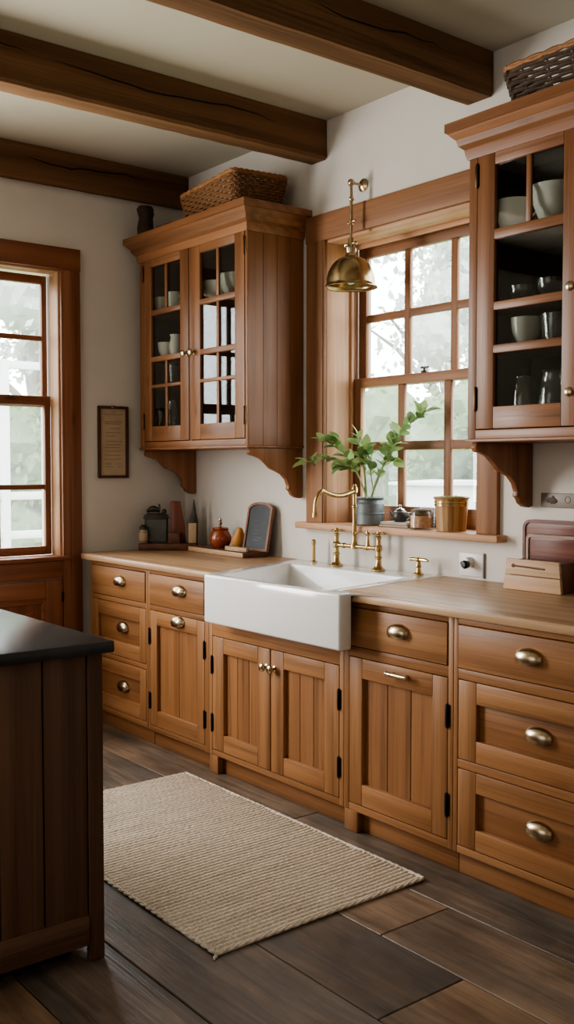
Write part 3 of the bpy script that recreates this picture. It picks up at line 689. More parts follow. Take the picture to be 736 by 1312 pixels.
MB().lathe([(0, .0005), (.046, .0005), (.048, .008), (.042, .09), (.034, .108), (.031, .108), (.039, .088), (.044, .01), (0, .01)], (2.672, -.258, 1.5985), 28).build('glass_body', GLASSV, tj)
MB().lathe([(.036, .1085), (.036, .114), (.012, .120), (.006, .128), (.013, .138), (.010, .148), (0, .15)], (2.672, -.258, 1.5985), 24).build('lid', GLASSV, tj)
vessel('glass_carafe', GLASSV, [(0, .0005), (.050, .0005), (.052, .008), (.044, .08), (.034, .118), (.040, .128), (.037, .128), (.031, .118), (.041, .08), (.048, .01), (0, .01)], 2.800, -0.258, 1.5985, 'clear bell-shaped glass beside the jar on the bottom shelf', 'glass', gB, part='glass_body')

# ------------------------------------------------------------------ baskets on the cabinets
def basket(name, cx, cy, z0, lx, ly, h, flare, rz, label, rows, mat, rim_mat, stakes_every=.035):
    t = thing(name, (cx, cy, z0), label, 'basket', None, rz)
    bpy.context.view_layer.update()
    W = local(t)
    def loop(hw, hd, nper=.012, rad=.03):
        P = []; 
        hw2, hd2 = hw-rad, hd-rad
        segs = [((hw, -hd2), (hw, hd2)), None, ((hw2, hd), (-hw2, hd)), None, ((-hw, hd2), (-hw, -hd2)), None, ((-hw2, -hd), (hw2, -hd)), None]
        cs = [None, (hw2, hd2, 0), None, (-hw2, hd2, PI/2), None, (-hw2, -hd2, PI), None, (hw2, -hd2, 1.5*PI)]
        for s_, c_ in zip(segs, cs):
            if s_:
                a, b = Vector(s_[0]), Vector(s_[1]); n = 24
                for i in range(n): P.append(tuple(a+(b-a)*i/n))
            else:
                for i in range(6):
                    an = c_[2]+PI/2*i/6; P.append((c_[0]+rad*math.cos(an), c_[1]+rad*math.sin(an)))
        return P
    m = MB()
    for r in range(rows):
        k = (r+.5)/rows; z = .006+(h-.014)*k; f = flare*k
        P = loop(lx/2-flare+f, ly/2-flare+f); n = len(P); pts = []
        for i, (x, y) in enumerate(P):
            a = P[(i+1) % n]; b_ = P[i-1]; d = Vector((a[0]-b_[0], a[1]-b_[1])).normalized(); nn = Vector((d.y, -d.x))
            o = .0045*(1 if (i//2+r) % 2 else -1); pts.append((x+nn.x*o, y+nn.y*o, z))
        m.tube(pts, (h/rows)*.50, 6, closed=True)
    m.xf(W); m.build('woven_side', mat, t)
    m = MB(); P0 = loop(lx/2-flare, ly/2-flare); P1 = loop(lx/2, ly/2)
    for i in range(0, len(P0), 4): m.tube([(P0[i][0], P0[i][1], .004), (P1[i][0], P1[i][1], h)], .0042, 6)
    m.xf(W); m.build('stake', mat, t)['kind'] = 'stuff'
    m = MB(); n = len(P1)
    for ph in (0, PI):
        pts = []
        for i, (x, y) in enumerate(P1):
            pts.append((x, y, h+.003+.005*math.sin(i*1.05+ph)))
        m.tube(pts, .0085, 7, closed=True)
    m.xf(W); m.build('rim', rim_mat, t)
    m = MB(); m.box(-lx/2+flare+.004, lx/2-flare-.004, -ly/2+flare+.004, ly/2-flare-.004, .002, .010, .002); m.xf(W); m.build('bottom', mat, t)
    return t
ZT = 2.565+.0785
basket('wicker_basket', .752, -.190, ZT, .60, .31, .160, .03, -.13, 'long brown wicker tray basket on top of the left wall cabinet', 11, WICKER, WICKRIM)
basket('wicker_basket', 2.975, -.19, ZT, .70, .30, .150, .03, 0, 'dark open-weave wicker basket on top of the right wall cabinet', 10, DWICKER, WICKRIM)
t = thing('carved_jug', (.118, -.325, ZT), 'dark carved wooden jug on the left end of the left cabinet top', 'jug')
b = bmesh.new(); rr = random.Random(4)
M = MB(); M.lathe([(0, .001), (.040, .001), (.044, .02), (.045, .06), (.040, .095), (.038, .115), (.045, .135), (.047, .16), (.040, .176), (0, .180)], (.118, -.325, ZT), 16)
for v in M.bm.verts: v.co += Vector((rr.uniform(-.004, .004), rr.uniform(-.004, .004), 0)); v.co.x -= .12*max(0, v.co.z-ZT-.11)
M.build('body', BARK, t)
tag(MB().box(.185, .335, -.30, -.18, ZT+.001, ZT+.058, .004).build('storage_box', FRAMEW), 'low dark box between the carved jug and the wicker basket', 'box')

# ------------------------------------------------------------------ pendant wall lamp
def make_lamp():
    x, yc = 1.535, -.078; t = thing('wall_lamp', (x, 0, 2.66), 'brass dome lamp on a jointed wall arm before the sink window', 'lamp')
    RX = Matrix.Rotation(PI/2, 4, 'X')
    m = MB(); m.lathe([(0, 0), (.030, 0), (.030, .006), (.022, .012), (.010, .018), (0, .019)], (x, -.001, 2.685), 24, mat=RX)
    m.build('wall_rose', BRASSD, t)
    m = MB(); m.tube([(x, -.012, 2.685), (x, yc, 2.685)], .0065, 12).sphere((x, yc, 2.685), .016, (1, 1, 1.1))
    m.tube([(x, yc, 2.685), (x+.004, yc, 2.610)], .007, 12).sphere((x+.002, yc, 2.610), .0125)
    m.build('arm', BRASSD, t)
    m = MB(); m.tube([(x+.002, yc, 2.61), (x, yc, 2.425)], .0075, 12)
    m.lathe([(.008, -.010), (.013, -.008), (.013, .008), (.008, .010)], (x+.001, yc, 2.505), 14); m.tube([(x-.018, yc, 2.503), (x+.028, yc, 2.509)], .005, 8)
    m.build('stem', BRASSD, t)
    m = MB(); m.lathe([(.0, .085), (.012, .085), (.014, .06), (.020, .045), (.026, .04), (.026, .03), (.022, .015), (.030, 0), (.012, 0)], (x, yc, 2.350), 24)
    for sx in (-1, 1): m.tube([(x+sx*.012, yc, 2.407), (x+sx*.032, yc, 2.410), (x+sx*.040, yc, 2.403)], .0065, 8); m.tube([(x+sx*.026, yc, 2.403), (x+sx*.022, yc, 2.377), (x+sx*.028, yc, 2.350)], .0055, 8)
    m.build('fitter', BRASSD, t)
    pr = [(.020, .146)]
    for i in range(1, 15):
        a = PI/2*(.10+.90*i/14); pr.append((.112*math.sin(a)**.92, .020+.126*math.cos(a)**.95 if i < 14 else .020))
    pr += [(.113, .014), (.120, .008), (.124, .004), (.124, .001), (.118, .002), (.108, .010), (.107, .020)]
    inn = [(max(.015, r-.004), z-.003) for r, z in pr[1:14]][::-1]
    MB().lathe(pr+inn, (x, yc, 2.207), 48).build('lamp_shade', LAMPB, t, angle=1.2)
    MB().sphere((x, yc, 2.253), .026, (1, 1, 1.2)).lathe([(0, 0), (.014, 0), (.014, .06), (0, .06)], (x, yc, 2.277), 14).build('bulb', CHINA, t)
make_lamp()

# ------------------------------------------------------------------ things on the window sill
SZ = 1.1125
def zinc_plant():
    x, y = 1.548, .035
    t = thing('zinc_pot', (x, y, SZ), 'grey zinc pot holding leafy green branches on the window sill', 'plant pot')
    MB().lathe([(0, .0005), (.062, .0005), (.066, .006), (.066, .050), (.068, .052), (.068, .058), (.066, .060), (.067, .100), (.060, .110), (.058, .118), (.066, .124), (.068, .130), (.064, .131), (.055, .118), (.058, .10), (.058, .02), (0, .02)], (x, y, SZ), 32).build('pot', ZINC, t)
    MB().lathe([(0, .10), (.056, .10), (.056, .106), (0, .112)], (x, y, SZ), 24).build('soil', SOIL, t)
    rr = random.Random(8); st = MB(); lf = MB()
    def leaf(p, d, ln, w, up=Vector((0, 0, 1))):
        d = d.normalized(); sd = d.cross(up)
        if sd.length < .05: sd = d.cross(Vector((0, 1, 0)))
        sd.normalize(); sd = (Matrix.Rotation(rr.uniform(-.9, .9), 4, d) @ sd); nn = sd.cross(d)
        b = bmesh.new(); prof = [(0, .04), (.15, .55), (.35, .95), (.55, 1), (.75, .75), (.9, .38), (1, .02)]
        rows_ = []
        for k, ww in prof:
            c = p+d*ln*k+nn*(-.22*ln*k*k); rows_.append([b.verts.new(c+sd*w*ww+nn*w*ww*.22), b.verts.new(c), b.verts.new(c-sd*w*ww+nn*w*ww*.22)])
        for a, c in zip(rows_, rows_[1:]):
            b.faces.new((a[0], c[0], c[1], a[1])); b.faces.new((a[1], c[1], c[2], a[2]))
        lf.add(b)
    def branch(pts, r0, r1, leaves, size=.05, start=.45):
        P = [Vector(p) for p in pts]
        # smooth
        for _ in range(2):
            Q = [P[0]]
            for a, c in zip(P, P[1:]): Q += [a*.75+c*.25, a*.25+c*.75]
            P = Q+[P[-1]]
        n = len(P); st.tube(P, [r0+(r1-r0)*i/(n-1) for i in range(n)], 7)
        for i in range(leaves):
            k = start+(1-start)*(i+.5)/leaves; j = min(n-2, int(k*(n-1))); p = P[j]; d = (P[j+1]-P[j]).normalized()
            side = 1 if i % 2 else -1
            o = Vector((rr.uniform(.3, 1)*side, rr.uniform(-.9, .5), rr.uniform(-.3, .9)))
            leaf(p, (d*.6+o).normalized(), size*rr.uniform(.75, 1.25), size*.30*rr.uniform(.8, 1.2))
        leaf(P[-1], (P[-1]-P[-3]).normalized(), size*1.1, size*.32)
    z = SZ+.11
    # stems spread towards the room and along the window
    branch([(x-.02, y, z), (x-.05, y-.01, z+.10), (x-.12, y-.03, z+.20), (x-.17, y-.05, z+.28)], .0042, .002, 15, .066)
    branch([(x-.10, y-.02, z+.17), (x-.16, y-.06, z+.20), (x-.21, y-.10, z+.205), (x-.30, y-.15, z+.185)], .003, .0015, 15, .062, .25)
    branch([(x-.14, y-.04, z+.23), (x-.19, y-.08, z+.275), (x-.22, y-.10, z+.29)], .003, .0015, 11, .060, .2)
    branch([(x-.035, y+.01, z), (x-.035, y, z+.12), (x-.04, y-.01, z+.22), (x-.06, y-.02, z+.30)], .0085, .004, 13, .066, .5)
    branch([(x, y, z), (x+.04, y+.01, z+.10), (x+.09, y+.02, z+.20), (x+.12, y+.03, z+.28)], .0045, .0025, 17, .066, .4)
    branch([(x+.01, y-.01, z), (x+.05, y, z+.12), (x+.12, y+.01, z+.22), (x+.17, y+.01, z+.30), (x+.255, y+.02, z+.37), (x+.32, y+.03, z+.40)], .0055, .0015, 18, .076, .45)
    branch([(x+.08, y+.01, z+.18), (x+.13, y, z+.20), (x+.17, y-.01, z+.19)], .003, .0015, 11, .068, .2)
    branch([(x+.02, y, z+.06), (x+.03, y-.03, z+.16), (x+.035, y-.05, z+.25)], .003, .0015, 13, .064, .4)
    branch([(x-.06, y-.02, z+.14), (x-.09, y-.05, z+.17), (x-.11, y-.07, z+.16)], .003, .0015, 11, .064, .2)
    branch([(x-.03, y, z+.15), (x+.0, y-.04, z+.20), (x+.04, y-.06, z+.21)], .003, .0015, 12, .066, .2)
    st.build('stem', STEM, t); lf.build('foliage', LEAF, t)['kind'] = 'stuff'
zinc_plant()
t = thing('small_teapot', (1.735, .05, 1.134), 'small dark metal teapot with a pale lid standing on two stacked books', 'teapot')
z = 1.1365
MB().lathe([(0, .0005), (.026, .0005), (.034, .012), (.036, .028), (.030, .044), (.018, .052), (0, .054)], (1.735, .05, z), 24).build('body', BLACKMETAL, t)
MB().lathe([(.020, .0525), (.016, .058), (.005, .062), (.004, .068), (.007, .074), (0, .078)], (1.735, .05, z), 18).build('lid', SILVER, t)
MB().tube([(1.705, .045, z+.02), (1.69, .04, z+.03), (1.683, .037, z+.046)], [.008, .006, .004], 8).build('spout', BLACKMETAL, t)
MB().tube([(1.767, .055, z+.042), (1.785, .058, z+.04), (1.788, .059, z+.02), (1.770, .056, z+.012)], .004, 8).build('handle', SILVER, t)
def book(x0, x1, y0, y1, z0, z1, mat, label):
    t = thing('book', ((x0+x1)/2, (y0+y1)/2, z0), label, 'book', 'books on the window sill')
    MB().box(x0, x1, y0, y1, z0, z0+.002).box(x0, x1, y0, y1, z1-.002, z1).box(x0, x0+.003, y0, y1, z0, z1).build('cover', mat, t)
    MB().box(x0+.003, x1-.003, y0+.003, y1-.003, z0+.0021, z1-.0021).build('pages', PAPER, t)
book(1.655, 1.845, -.015, .125, SZ+.0005, SZ+.0125, FRAMEW, 'dark thin book lying on the sill, lower of two under the teapot')
book(1.665, 1.835, -.010, .120, SZ+.013, SZ+.0235, GREYCHINA, 'pale thin book lying on the sill, upper of two under the teapot')
t = thing('storage_jar', (1.905, .01, SZ), 'glass jar of brown spice with a lid, left of the wooden bucket', 'jar')
MB().lathe([(0, .0005), (.048, .0005), (.052, .006), (.052, .066), (.046, .078), (.044, .078), (.049, .066), (.049, .008), (0, .006)], (1.905, .01, SZ), 28).build('glass_body', GLASSJ, t)
MB().lathe([(0, .007), (.0475, .007), (.0475, .060), (0, .064)], (1.905, .01, SZ), 28).build('contents', SPICE, t)
MB().lathe([(0, .0645), (.045, .0645), (.0435, .074), (.046, .084), (.030, .090), (0, .091)], (1.905, .01, SZ), 28).build('lid', plain('dark_woven_lid', sr(104, 92, 74), .9, noise=.5, nscale=120, bump=.6), t)
vessel('milk_glass', GLASSV, tumbler_prof(.042, .088), 1.862, .105, SZ, 'clear drinking glass behind the spice jar on the sill', 'glass', part='glass_body')
vessel('copper_mug', COPPER, tumbler_prof(.034, .115, .003, .9), 1.975, .105, SZ, 'small copper mug standing behind the wooden bucket on the sill', 'mug', handle=(.034, .03, .09, PI*1.1), part='mug_body')
def bucket():
    x, y = 2.075, .018; t = thing('wooden_bucket', (x, y, SZ), 'honey-coloured stave bucket with a seedling at the right end of the sill', 'plant pot')
    m = MB(); n = 18
    for i in range(n):
        a0, a1 = 2*PI*i/n+.006, 2*PI*(i+1)/n-.006; r0, r1 = .063, .072; h = .138; th = .008
        b = bmesh.new(); V = []
        for r, z in ((r0, .0005), (r1, h)):
            for a in (a0, (a0+a1)/2, a1): V.append(b.verts.new((x+r*math.cos(a), y+r*math.sin(a), SZ+z)))
            for a in (a1, (a0+a1)/2, a0): V.append(b.verts.new((x+(r-th)*math.cos(a), y+(r-th)*math.sin(a), SZ+z)))
        for k in range(6): b.faces.new((V[k], V[(k+1) % 6], V[6+(k+1) % 6], V[6+k]))
        b.faces.new(V[:6][::-1]); b.faces.new(V[6:]); bmesh.ops.recalc_face_normals(b, faces=b.faces); m.add(b)
    m.build('stave', STAVE['z'], t)['kind'] = 'stuff'
    hp = MB()
    for zz in (.112, .124):
        hp.lathe([(.0702, zz-.004), (.0735, zz-.004), (.0738, zz+.004), (.0705, zz+.004)], (x, y, SZ), 32)
    hp.build('hoop', BRASS, t)
    MB().lathe([(.060, .136), (.076, .137), (.078, .143), (.074, .147), (.062, .146), (.060, .136)], (x, y, SZ), 32).build('rim', STAVE['x'], t)
    MB().lathe([(0, .008), (.056, .008), (.060, .120), (0, .126)], (x, y, SZ), 24).build('soil', SOIL, t)
    lf = MB(); rr = random.Random(2)
    for i in range(7):
        a = i*2.4; d = Vector((math.cos(a), math.sin(a), .8)).normalized(); p = Vector((x+.012*math.cos(a), y+.012*math.sin(a), SZ+.124)); ln = .045
        sd = d.cross(Vector((0, 0, 1))).normalized(); b = bmesh.new(); R_ = []
        for k, w in ((0, .1), (.3, .8), (.6, 1), (.85, .6), (1, .05)):
            c = p+d*ln*k; R_.append([b.verts.new(c+sd*.012*w), b.verts.new(c-sd*.012*w)])
        for u, v in zip(R_, R_[1:]): b.faces.new((u[0], v[0], v[1], u[1]))
        lf.add(b)
    lf.build('seedling', LEAF, t)
bucket()

# ------------------------------------------------------------------ left counter
CZ = .9205
TR = 0.90                                  # the tray stands diagonally across the corner
tw = Matrix.Translation((.118, -.388, CZ)) @ RZ(TR)
def rbox(M, u0, u1, v0, v1, z0, z1, bev=.002): M.box(u0, u1, v0, v1, z0, z1, bev, mat=tw); return M
t = thing('wooden_tray', (.2, -.25, CZ), 'thick brown wooden tray set across the counter corner', 'tray')
rbox(MB(), 0, .325, 0, .118, .0005, .038, .008).build('tray_body', TRAYW['x'], t)
t = thing('lantern', (.2, -.26, CZ+.04), 'dark square metal and glass lantern with a handle on the corner tray', 'lantern')
m = MB(); 
for u in (.030, .146):
    for v in (.054, .104): rbox(m, u, u+.008, v, v+.008, .039, .182, .001)
rbox(m, .026, .158, .050, .116, .0385, .048); rbox(m, .022, .162, .050, .118, .172, .182); rbox(m, .026, .158, .051, .117, .186, .196, .003); rbox(m, .032, .152, .056, .112, .178, .190)
m.build('frame', BLACKMETAL, t)
rbox(MB(), .037, .147, .058, .108, .049, .171, 0).build('glass_panel', DARKGLASSIN, t)
m = MB(); rbox(m, .040, .145, .060, .106, .1965, .206, .003)
pts = [tw @ Vector((.038+.075*i/10, .084, .212+.016*math.sin(PI*i/10))) for i in range(11)]
m.tube(pts, [.006+.012*math.sin(PI*i/10) for i in range(11)], 10); m.tube([tw @ Vector((.104, .084, .216)), tw @ Vector((.110, .084, .235)), tw @ Vector((.108, .084, .256))], [.009, .006, .004], 8); m.sphere(tw @ Vector((.136, .084, .214)), .014)
m.build('handle', BLACKMETAL, t)
t = thing('labelled_jar', (.16, -.36, CZ+.04), 'small glass jar with a pale label in front of the lantern', 'jar')
c = tw @ Vector((.026, .024, .0385))
MB().lathe([(0, .0005), (.021, .0005), (.024, .005), (.024, .066), (.019, .076), (0, .077)], c, 24).build('glass_body', plain('milky_jar', sr(150, 142, 128), .25, noise=.3, nscale=50), t)
MB().lathe([(.0215, .0775), (.0215, .090), (.014, .096), (.010, .102), (0, .104)], c, 20).build('lid', BLACKMETAL, t)
b = bmesh.new(); 
M = MB(); M.lathe([(.0242, .015), (.0246, .016), (.0246, .056), (.0242, .057)], c, 24); 
M.build('paper_label', LABELM, t)
def tray_obj(name, u0, u1, v0, v1, z0, z1, mat, label, cat, bev=.003):
    return tag(rbox(MB(), u0, u1, v0, v1, z0, z1, bev).build(name, mat), label, cat)
tray_obj('recipe_box', .165, .232, .008, .055, .0385, .098, TRAYW['x'], 'low red-brown wooden box at the middle of the corner tray', 'box')
t = thing('cutting_board', (.25, -.2, CZ+.04), 'narrow red-brown board standing upright behind the wooden box on the tray', 'board')
pl = [(.168, .0), (.258, .0), (.252, .10), (.238, .175), (.228, .232), (.178, .236), (.170, .222), (.178, .1)]
M = MB(); M.prism([(u, z+.0385) for u, z in pl], 'y', .066, .084, .003, mat=tw); M.build('board', REDB['z'], t)
tray_obj('card_block', .277, .321, .030, .060, .0385, .150, LABELM, 'upright cream card block at the right end of the corner tray', 'card')
t = thing('trowel', (.31, -.12, CZ+.04), 'dark pointed metal tool standing behind the cream card block', 'tool')
M = MB(); M.prism([(.272, .0385), (.325, .0385), (.328, .160), (.318, .215), (.308, .280), (.302, .284), (.296, .225), (.278, .165)], 'y', .064, .070, .001, mat=tw); M.build('blade', BLACKMETAL, t)

# plank board with pot, gourd, chip and chalkboard
bw = Matrix.Translation((.312, -.178, CZ)) @ RZ(-.06)
t = thing('bread_board', (.58, -.11, CZ), 'flat wooden bread board lying on the counter left of the sink', 'board')
M = MB(); M.box(0, .56, 0, .146, .0005, .026, .003, mat=bw); M.build('board', TRAYW['x'], t)
M = MB(); M.box(.0, .56, -.004, -.0003, .001, .0255, .001, mat=bw); M.build('front_edge', PALEW['x'], t)
PZ = CZ+.0265
t = thing('terracotta_pot', (.515, -.105, PZ), 'round glazed terracotta pot with a knobbed lid on the bread board', 'pot')
MB().lathe([(0, .0005), (.034, .0005), (.050, .014), (.060, .040), (.059, .062), (.048, .086), (.042, .094), (.046, .100), (.040, .102), (.036, .095), (0, .09)], (.515, -.105, PZ), 32).build('pot_body', TERRA, t)
MB().lathe([(.044, .1025), (.040, .110), (.018, .114), (.006, .116), (.005, .122), (.010, .130), (.008, .138), (0, .142)], (.515, -.105, PZ), 24).build('lid', TERRA, t)
MB().lathe([(0, .142), (.004, .142), (.010, .150), (.008, .158), (0, .162)], (.515, -.105, PZ), 16).build('lid_knob', SILVER, t)
t = thing('gourd', (.640, -.09, PZ), 'tan gourd lying between the terracotta pot and the chalkboard', 'gourd')
M = MB(); M.lathe([(0, 0), (.022, .003), (.038, .022), (.040, .045), (.032, .07), (.022, .092), (.016, .108), (.008, .116), (0, .117)], (0, 0, 0), 24)
M.xf(Matrix.Translation((.625, -.07, PZ+.014)) @ Matrix.Rotation(.35, 4, 'Y') @ Matrix.Rotation(.1, 4, 'X'))
mz = min(v.co.z for v in M.bm.verts); M.xf(T(0, 0, PZ+.0005-mz)); M.build('gourd_body', GOURD, t)
t = thing('bark_chip', (.72, -.15, PZ), 'flat pale piece of wood lying in front of the chalkboard', 'wood piece')
M = MB(); P = [(.655, -.176), (.72, -.19), (.80, -.187), (.845, -.172), (.84, -.150), (.77, -.140), (.70, -.142), (.66, -.15)]
M.prism(P, 'z', PZ+.0005, PZ+.022, .004); M.build('chip_body', STONE, t)
def chalkboard():
    t = thing('chalkboard', (.81, -.1, PZ), 'small arched chalkboard with faint writing in a wooden frame', 'chalkboard')
    A = Matrix.Translation((.705, -.098, PZ+.001)) @ RZ(.06) @ Matrix.Rotation(-.19, 4, 'X')
    w, h = .195, .258
    def arch(i):
        P = [(i, i), (w-i, i), (w-i, h-.030-i*.5)]
        for k in range(1, 10): a = PI*k/10; P.append((w/2+(w/2-i-.010)*math.cos(a), h-.026-i*.6+(.026-i*.4)*math.sin(a)))
        P.append((i, h-.030-i*.5))
        Q = []
        for p in P:
            if not Q or (abs(p[0]-Q[-1][0])+abs(p[1]-Q[-1][1])) > 1e-5: Q.append(p)
        if abs(Q[0][0]-Q[-1][0])+abs(Q[0][1]-Q[-1][1]) < 1e-5: Q.pop()
        return Q
    o, i_ = arch(0), arch(.013)
    b = bmesh.new(); n = len(o); V = {}
    for k, (P, y) in enumerate(((o, 0), (i_, 0), (o, .016), (i_, .016))): V[k] = [b.verts.new((p[0], y, p[1])) for p in P]
    for q in range(n):
        r = (q+1) % n
        b.faces.new((V[0][q], V[0][r], V[1][r], V[1][q])); b.faces.new((V[2][q], V[3][q], V[3][r], V[2][r])); b.faces.new((V[0][q], V[2][q], V[2][r], V[0][r])); b.faces.new((V[1][q], V[1][r], V[3][r], V[3][q]))
    bmesh.ops.recalc_face_normals(b, faces=b.faces); b.transform(A); M = MB(); M.add(b); M.build('frame', WALLCAB['z'], t)
    M = MB(); M.prism(arch(.012), 'y', .006, .012, mat=A); bd = M.build('slate', CHALK, t)
    M = MB(); rr = random.Random(3)
    def scr(x0, x1, z, a):
        pts = []; n_ = int((x1-x0)/.0035)
        for k in range(n_+1): pts.append(A @ Vector((x0+(x1-x0)*k/n_, .0052, z+a*math.sin(k*1.7)*rr.uniform(.3, 1))))
        M.tube(pts, .0009, 4)
    scr(.055, .14, .155, .007); scr(.07, .12, .11, .004); scr(.06, .10, .088, .004); scr(.09, .135, .072, .003); scr(.065, .11, .055, .003)
    M.build('chalk_writing', CHALKMARK, bd)
chalkboard()

# ------------------------------------------------------------------ right counter
t = thing('wooden_crate', (2.64, -.11, CZ), 'pale slatted wooden box in front of the red trays on the right counter', 'box')
M = MB(); x0, x1 = 2.508, 2.775
M.prism([(x0, CZ+.0005), (x1, CZ+.0005), (x1-.006, CZ+.056), (x0+.007, CZ+.056)], 'y', -.165, -.150, .002).prism([(x0+.007, CZ+.058), (x1-.006, CZ+.058), (x1-.012, CZ+.118), (x0+.014, CZ+.118)], 'y', -.163, -.150, .002)
bd = M.build('front_slat', PALEW['x'], t)
M = MB(); M.box(x0+.02, x0+.03, -.150, -.068, CZ+.0005, CZ+.112, .001).box(x1-.022, x1-.010, -.150, -.068, CZ+.0005, CZ+.112, .001).box(x0+.03, x1-.022, -.080, -.068, CZ+.0005, CZ+.11, .001).box(x0+.03, x1-.022, -.150, -.080, CZ+.0005, CZ+.01, .001)
M.build('side_slat', TRAYW['z'], t)
M = MB(); M.tube([(2.56, -.1635, CZ+.092), (2.70, -.1635, CZ+.088)], .0035, 8).sphere((2.555, -.1635, CZ+.092), .009, (1, .4, .8)); M.build('carved_mark', TRAYW['x'], bd)
def tray_board(name, x0, x1, y0, y1, z1, mat, rimmat, label, rad):
    def rr_(i):
        P = [(x0+i, CZ+.0005+i), (x1-i, CZ+.0005+i)]
        for (cx, a0) in ((x1-rad, 0), (x0+rad, PI/2)):
            for k in range(7): a = a0+PI/2*k/6; P.append((cx+(rad-i)*math.cos(a), z1-rad+(rad-i)*math.sin(a)))
        return P
    t = thing(name, ((x0+x1)/2, (y0+y1)/2, CZ), label, 'tray', 'red trays on the right counter')
    M = MB(); M.prism(rr_(0.008), 'y', y0+.004, y1, .001); M.build('tray_base', mat, t)
    o, i_ = rr_(0), rr_(.012); b = bmesh.new(); n = len(o); V = {}
    for k, (P, y) in enumerate(((o, y0), (i_, y0), (o, y1), (i_, y1-.004))): V[k] = [b.verts.new((p[0], y, p[1])) for p in P]
    for q in range(n):
        r = (q+1) % n
        b.faces.new((V[0][q], V[0][r], V[1][r], V[1][q])); b.faces.new((V[2][q], V[3][q], V[3][r], V[2][r])); b.faces.new((V[0][q], V[2][q], V[2][r], V[0][r])); b.faces.new((V[1][q], V[1][r], V[3][r], V[3][q]))
    bmesh.ops.recalc_face_normals(b, faces=b.faces); M = MB(); M.add(b); M.build('rim', rimmat, t)
tray_board('serving_tray', 2.492, 2.83, -.030, -.006, 1.182, REDB['x'], REDB['x'], 'large reddish-brown tray standing against the wall at the right', .035)
tray_board('serving_tray', 2.532, 2.790, -.060, -.036, 1.128, REDB['x'], plain('tray_rim', sr(112, 92, 78), .4, metal=.4), 'smaller grey-rimmed red tray standing before the large tray', .022)
# outlet and switch plate on the wall
t = thing('wall_outlet', (2.21, 0, .93), 'white wall outlet plate with a black plug right of the side tap', 'outlet')
MB().box(2.143, 2.272, -.008, -.001, .930, 1.026, .003).build('plate', PLATE, t)
MB().box(2.272, 2.280, -.009, -.001, .926, 1.030, .002).build('edge_strip', plain('grey_strip', sr(120, 118, 116), .5), t)
M = MB(); M.lathe([(0, 0), (.022, 0), (.022, .012), (.017, .028), (0, .03)], (2.205, -.008, .990), 20, mat=Matrix.Rotation(PI/2, 4, 'X')); M.build('socket', PLATE, t)
M = MB(); M.lathe([(0, 0), (.016, 0), (.018, .016), (.012, .026), (0, .027)], (2.213, -.036, .982), 16, mat=Matrix.Rotation(PI/2, 4, 'X')).sphere((2.190, -.04, .985), .009); M.build('plug', BLACK, t)
t = thing('hook_plate', (2.66, 0, 1.23), 'grey metal wall plate with a dark leaf-shaped mark, under the right cabinet', 'plate')
MB().box(2.560, 2.80, -.007, -.001, 1.230, 1.286, .002).build('plate', PEWTER, t)
M = MB(); P = [(2.585, 1.258), (2.600, 1.268), (2.612, 1.270), (2.618, 1.277), (2.624, 1.268), (2.634, 1.262), (2.638, 1.254), (2.628, 1.246), (2.610, 1.244), (2.604, 1.250), (2.594, 1.248)]
M.prism(P, 'y', -.0095, -.0068, .0005); M.build('leaf_mark', plain('dark_mark', sr(78, 62, 50), .6), t)
M = MB(); M.tube([(2.685+.012*math.cos(2*PI*i/20), -.0072, 1.262+.012*math.sin(2*PI*i/20)) for i in range(20)], .0012, 5, closed=True); M.build('ring_mark', plain('faint_mark', sr(120, 110, 98), .6), t)

# framed print on the left wall
def print_():
    t = thing('framed_print', (0, -.48, 1.32), 'narrow dark-framed print of brown lettering on the left wall', 'picture')
    y0, y1, z0, z1 = -.573, -.385, 1.322, 1.722; f = .015
    MB().box(.001, .018, y0, y0+f, z0, z1, .002).box(.001, .018, y1-f, y1, z0, z1, .002).box(.001, .018, y0+f, y1-f, z0, z0+f, .002).box(.001, .018, y0+f, y1-f, z1-f, z1, .002).build('frame', FRAMEW, t)
    pp = MB().box(.001, .006, y0+f-.002, y1-f+.002, z0+f-.002, z1-f+.002).build('paper', PAPER, t)
    M = MB(); rr = random.Random(6)
    lines = [(1.690, .02, .5), (1.676, .11, .5), (1.635, .095, .5), (1.624, .10, .5), (1.598, .06, .55), (1.575, .09, .5), (1.555, .06, .45), (1.527, .09, .5), (1.508, .07, .48), (1.492, .095, .48), (1.472, .085, .52), (1.450, .10, .48), (1.428, .11, .5), (1.402, .045, .35), (1.402, .03, .7), (1.386, .05, .38), (1.386, .025, .72)]
    yw = y1-y0
    for z, w, c in lines:
        yc = y0+yw*c; y = yc-w/2
        while y < yc+w/2:
            wd = rr.uniform(.006, .016); n_ = max(3, int(wd/.0022)); hh = .0042 if z in (1.635, 1.624) else .0028
            pts = [(.0066, y+wd*k/n_, z+hh*(.5 if k % 2 else -.5)*rr.uniform(.5, 1)) for k in range(n_+1)]
            M.tube(pts, .0008, 4); y += wd+.004
    M.build('lettering', INK, pp)
    MB().box(.018, .021, -.492, -.468, 1.712, 1.724, .001).build('hanger_clip', BRASSD, t)
print_()

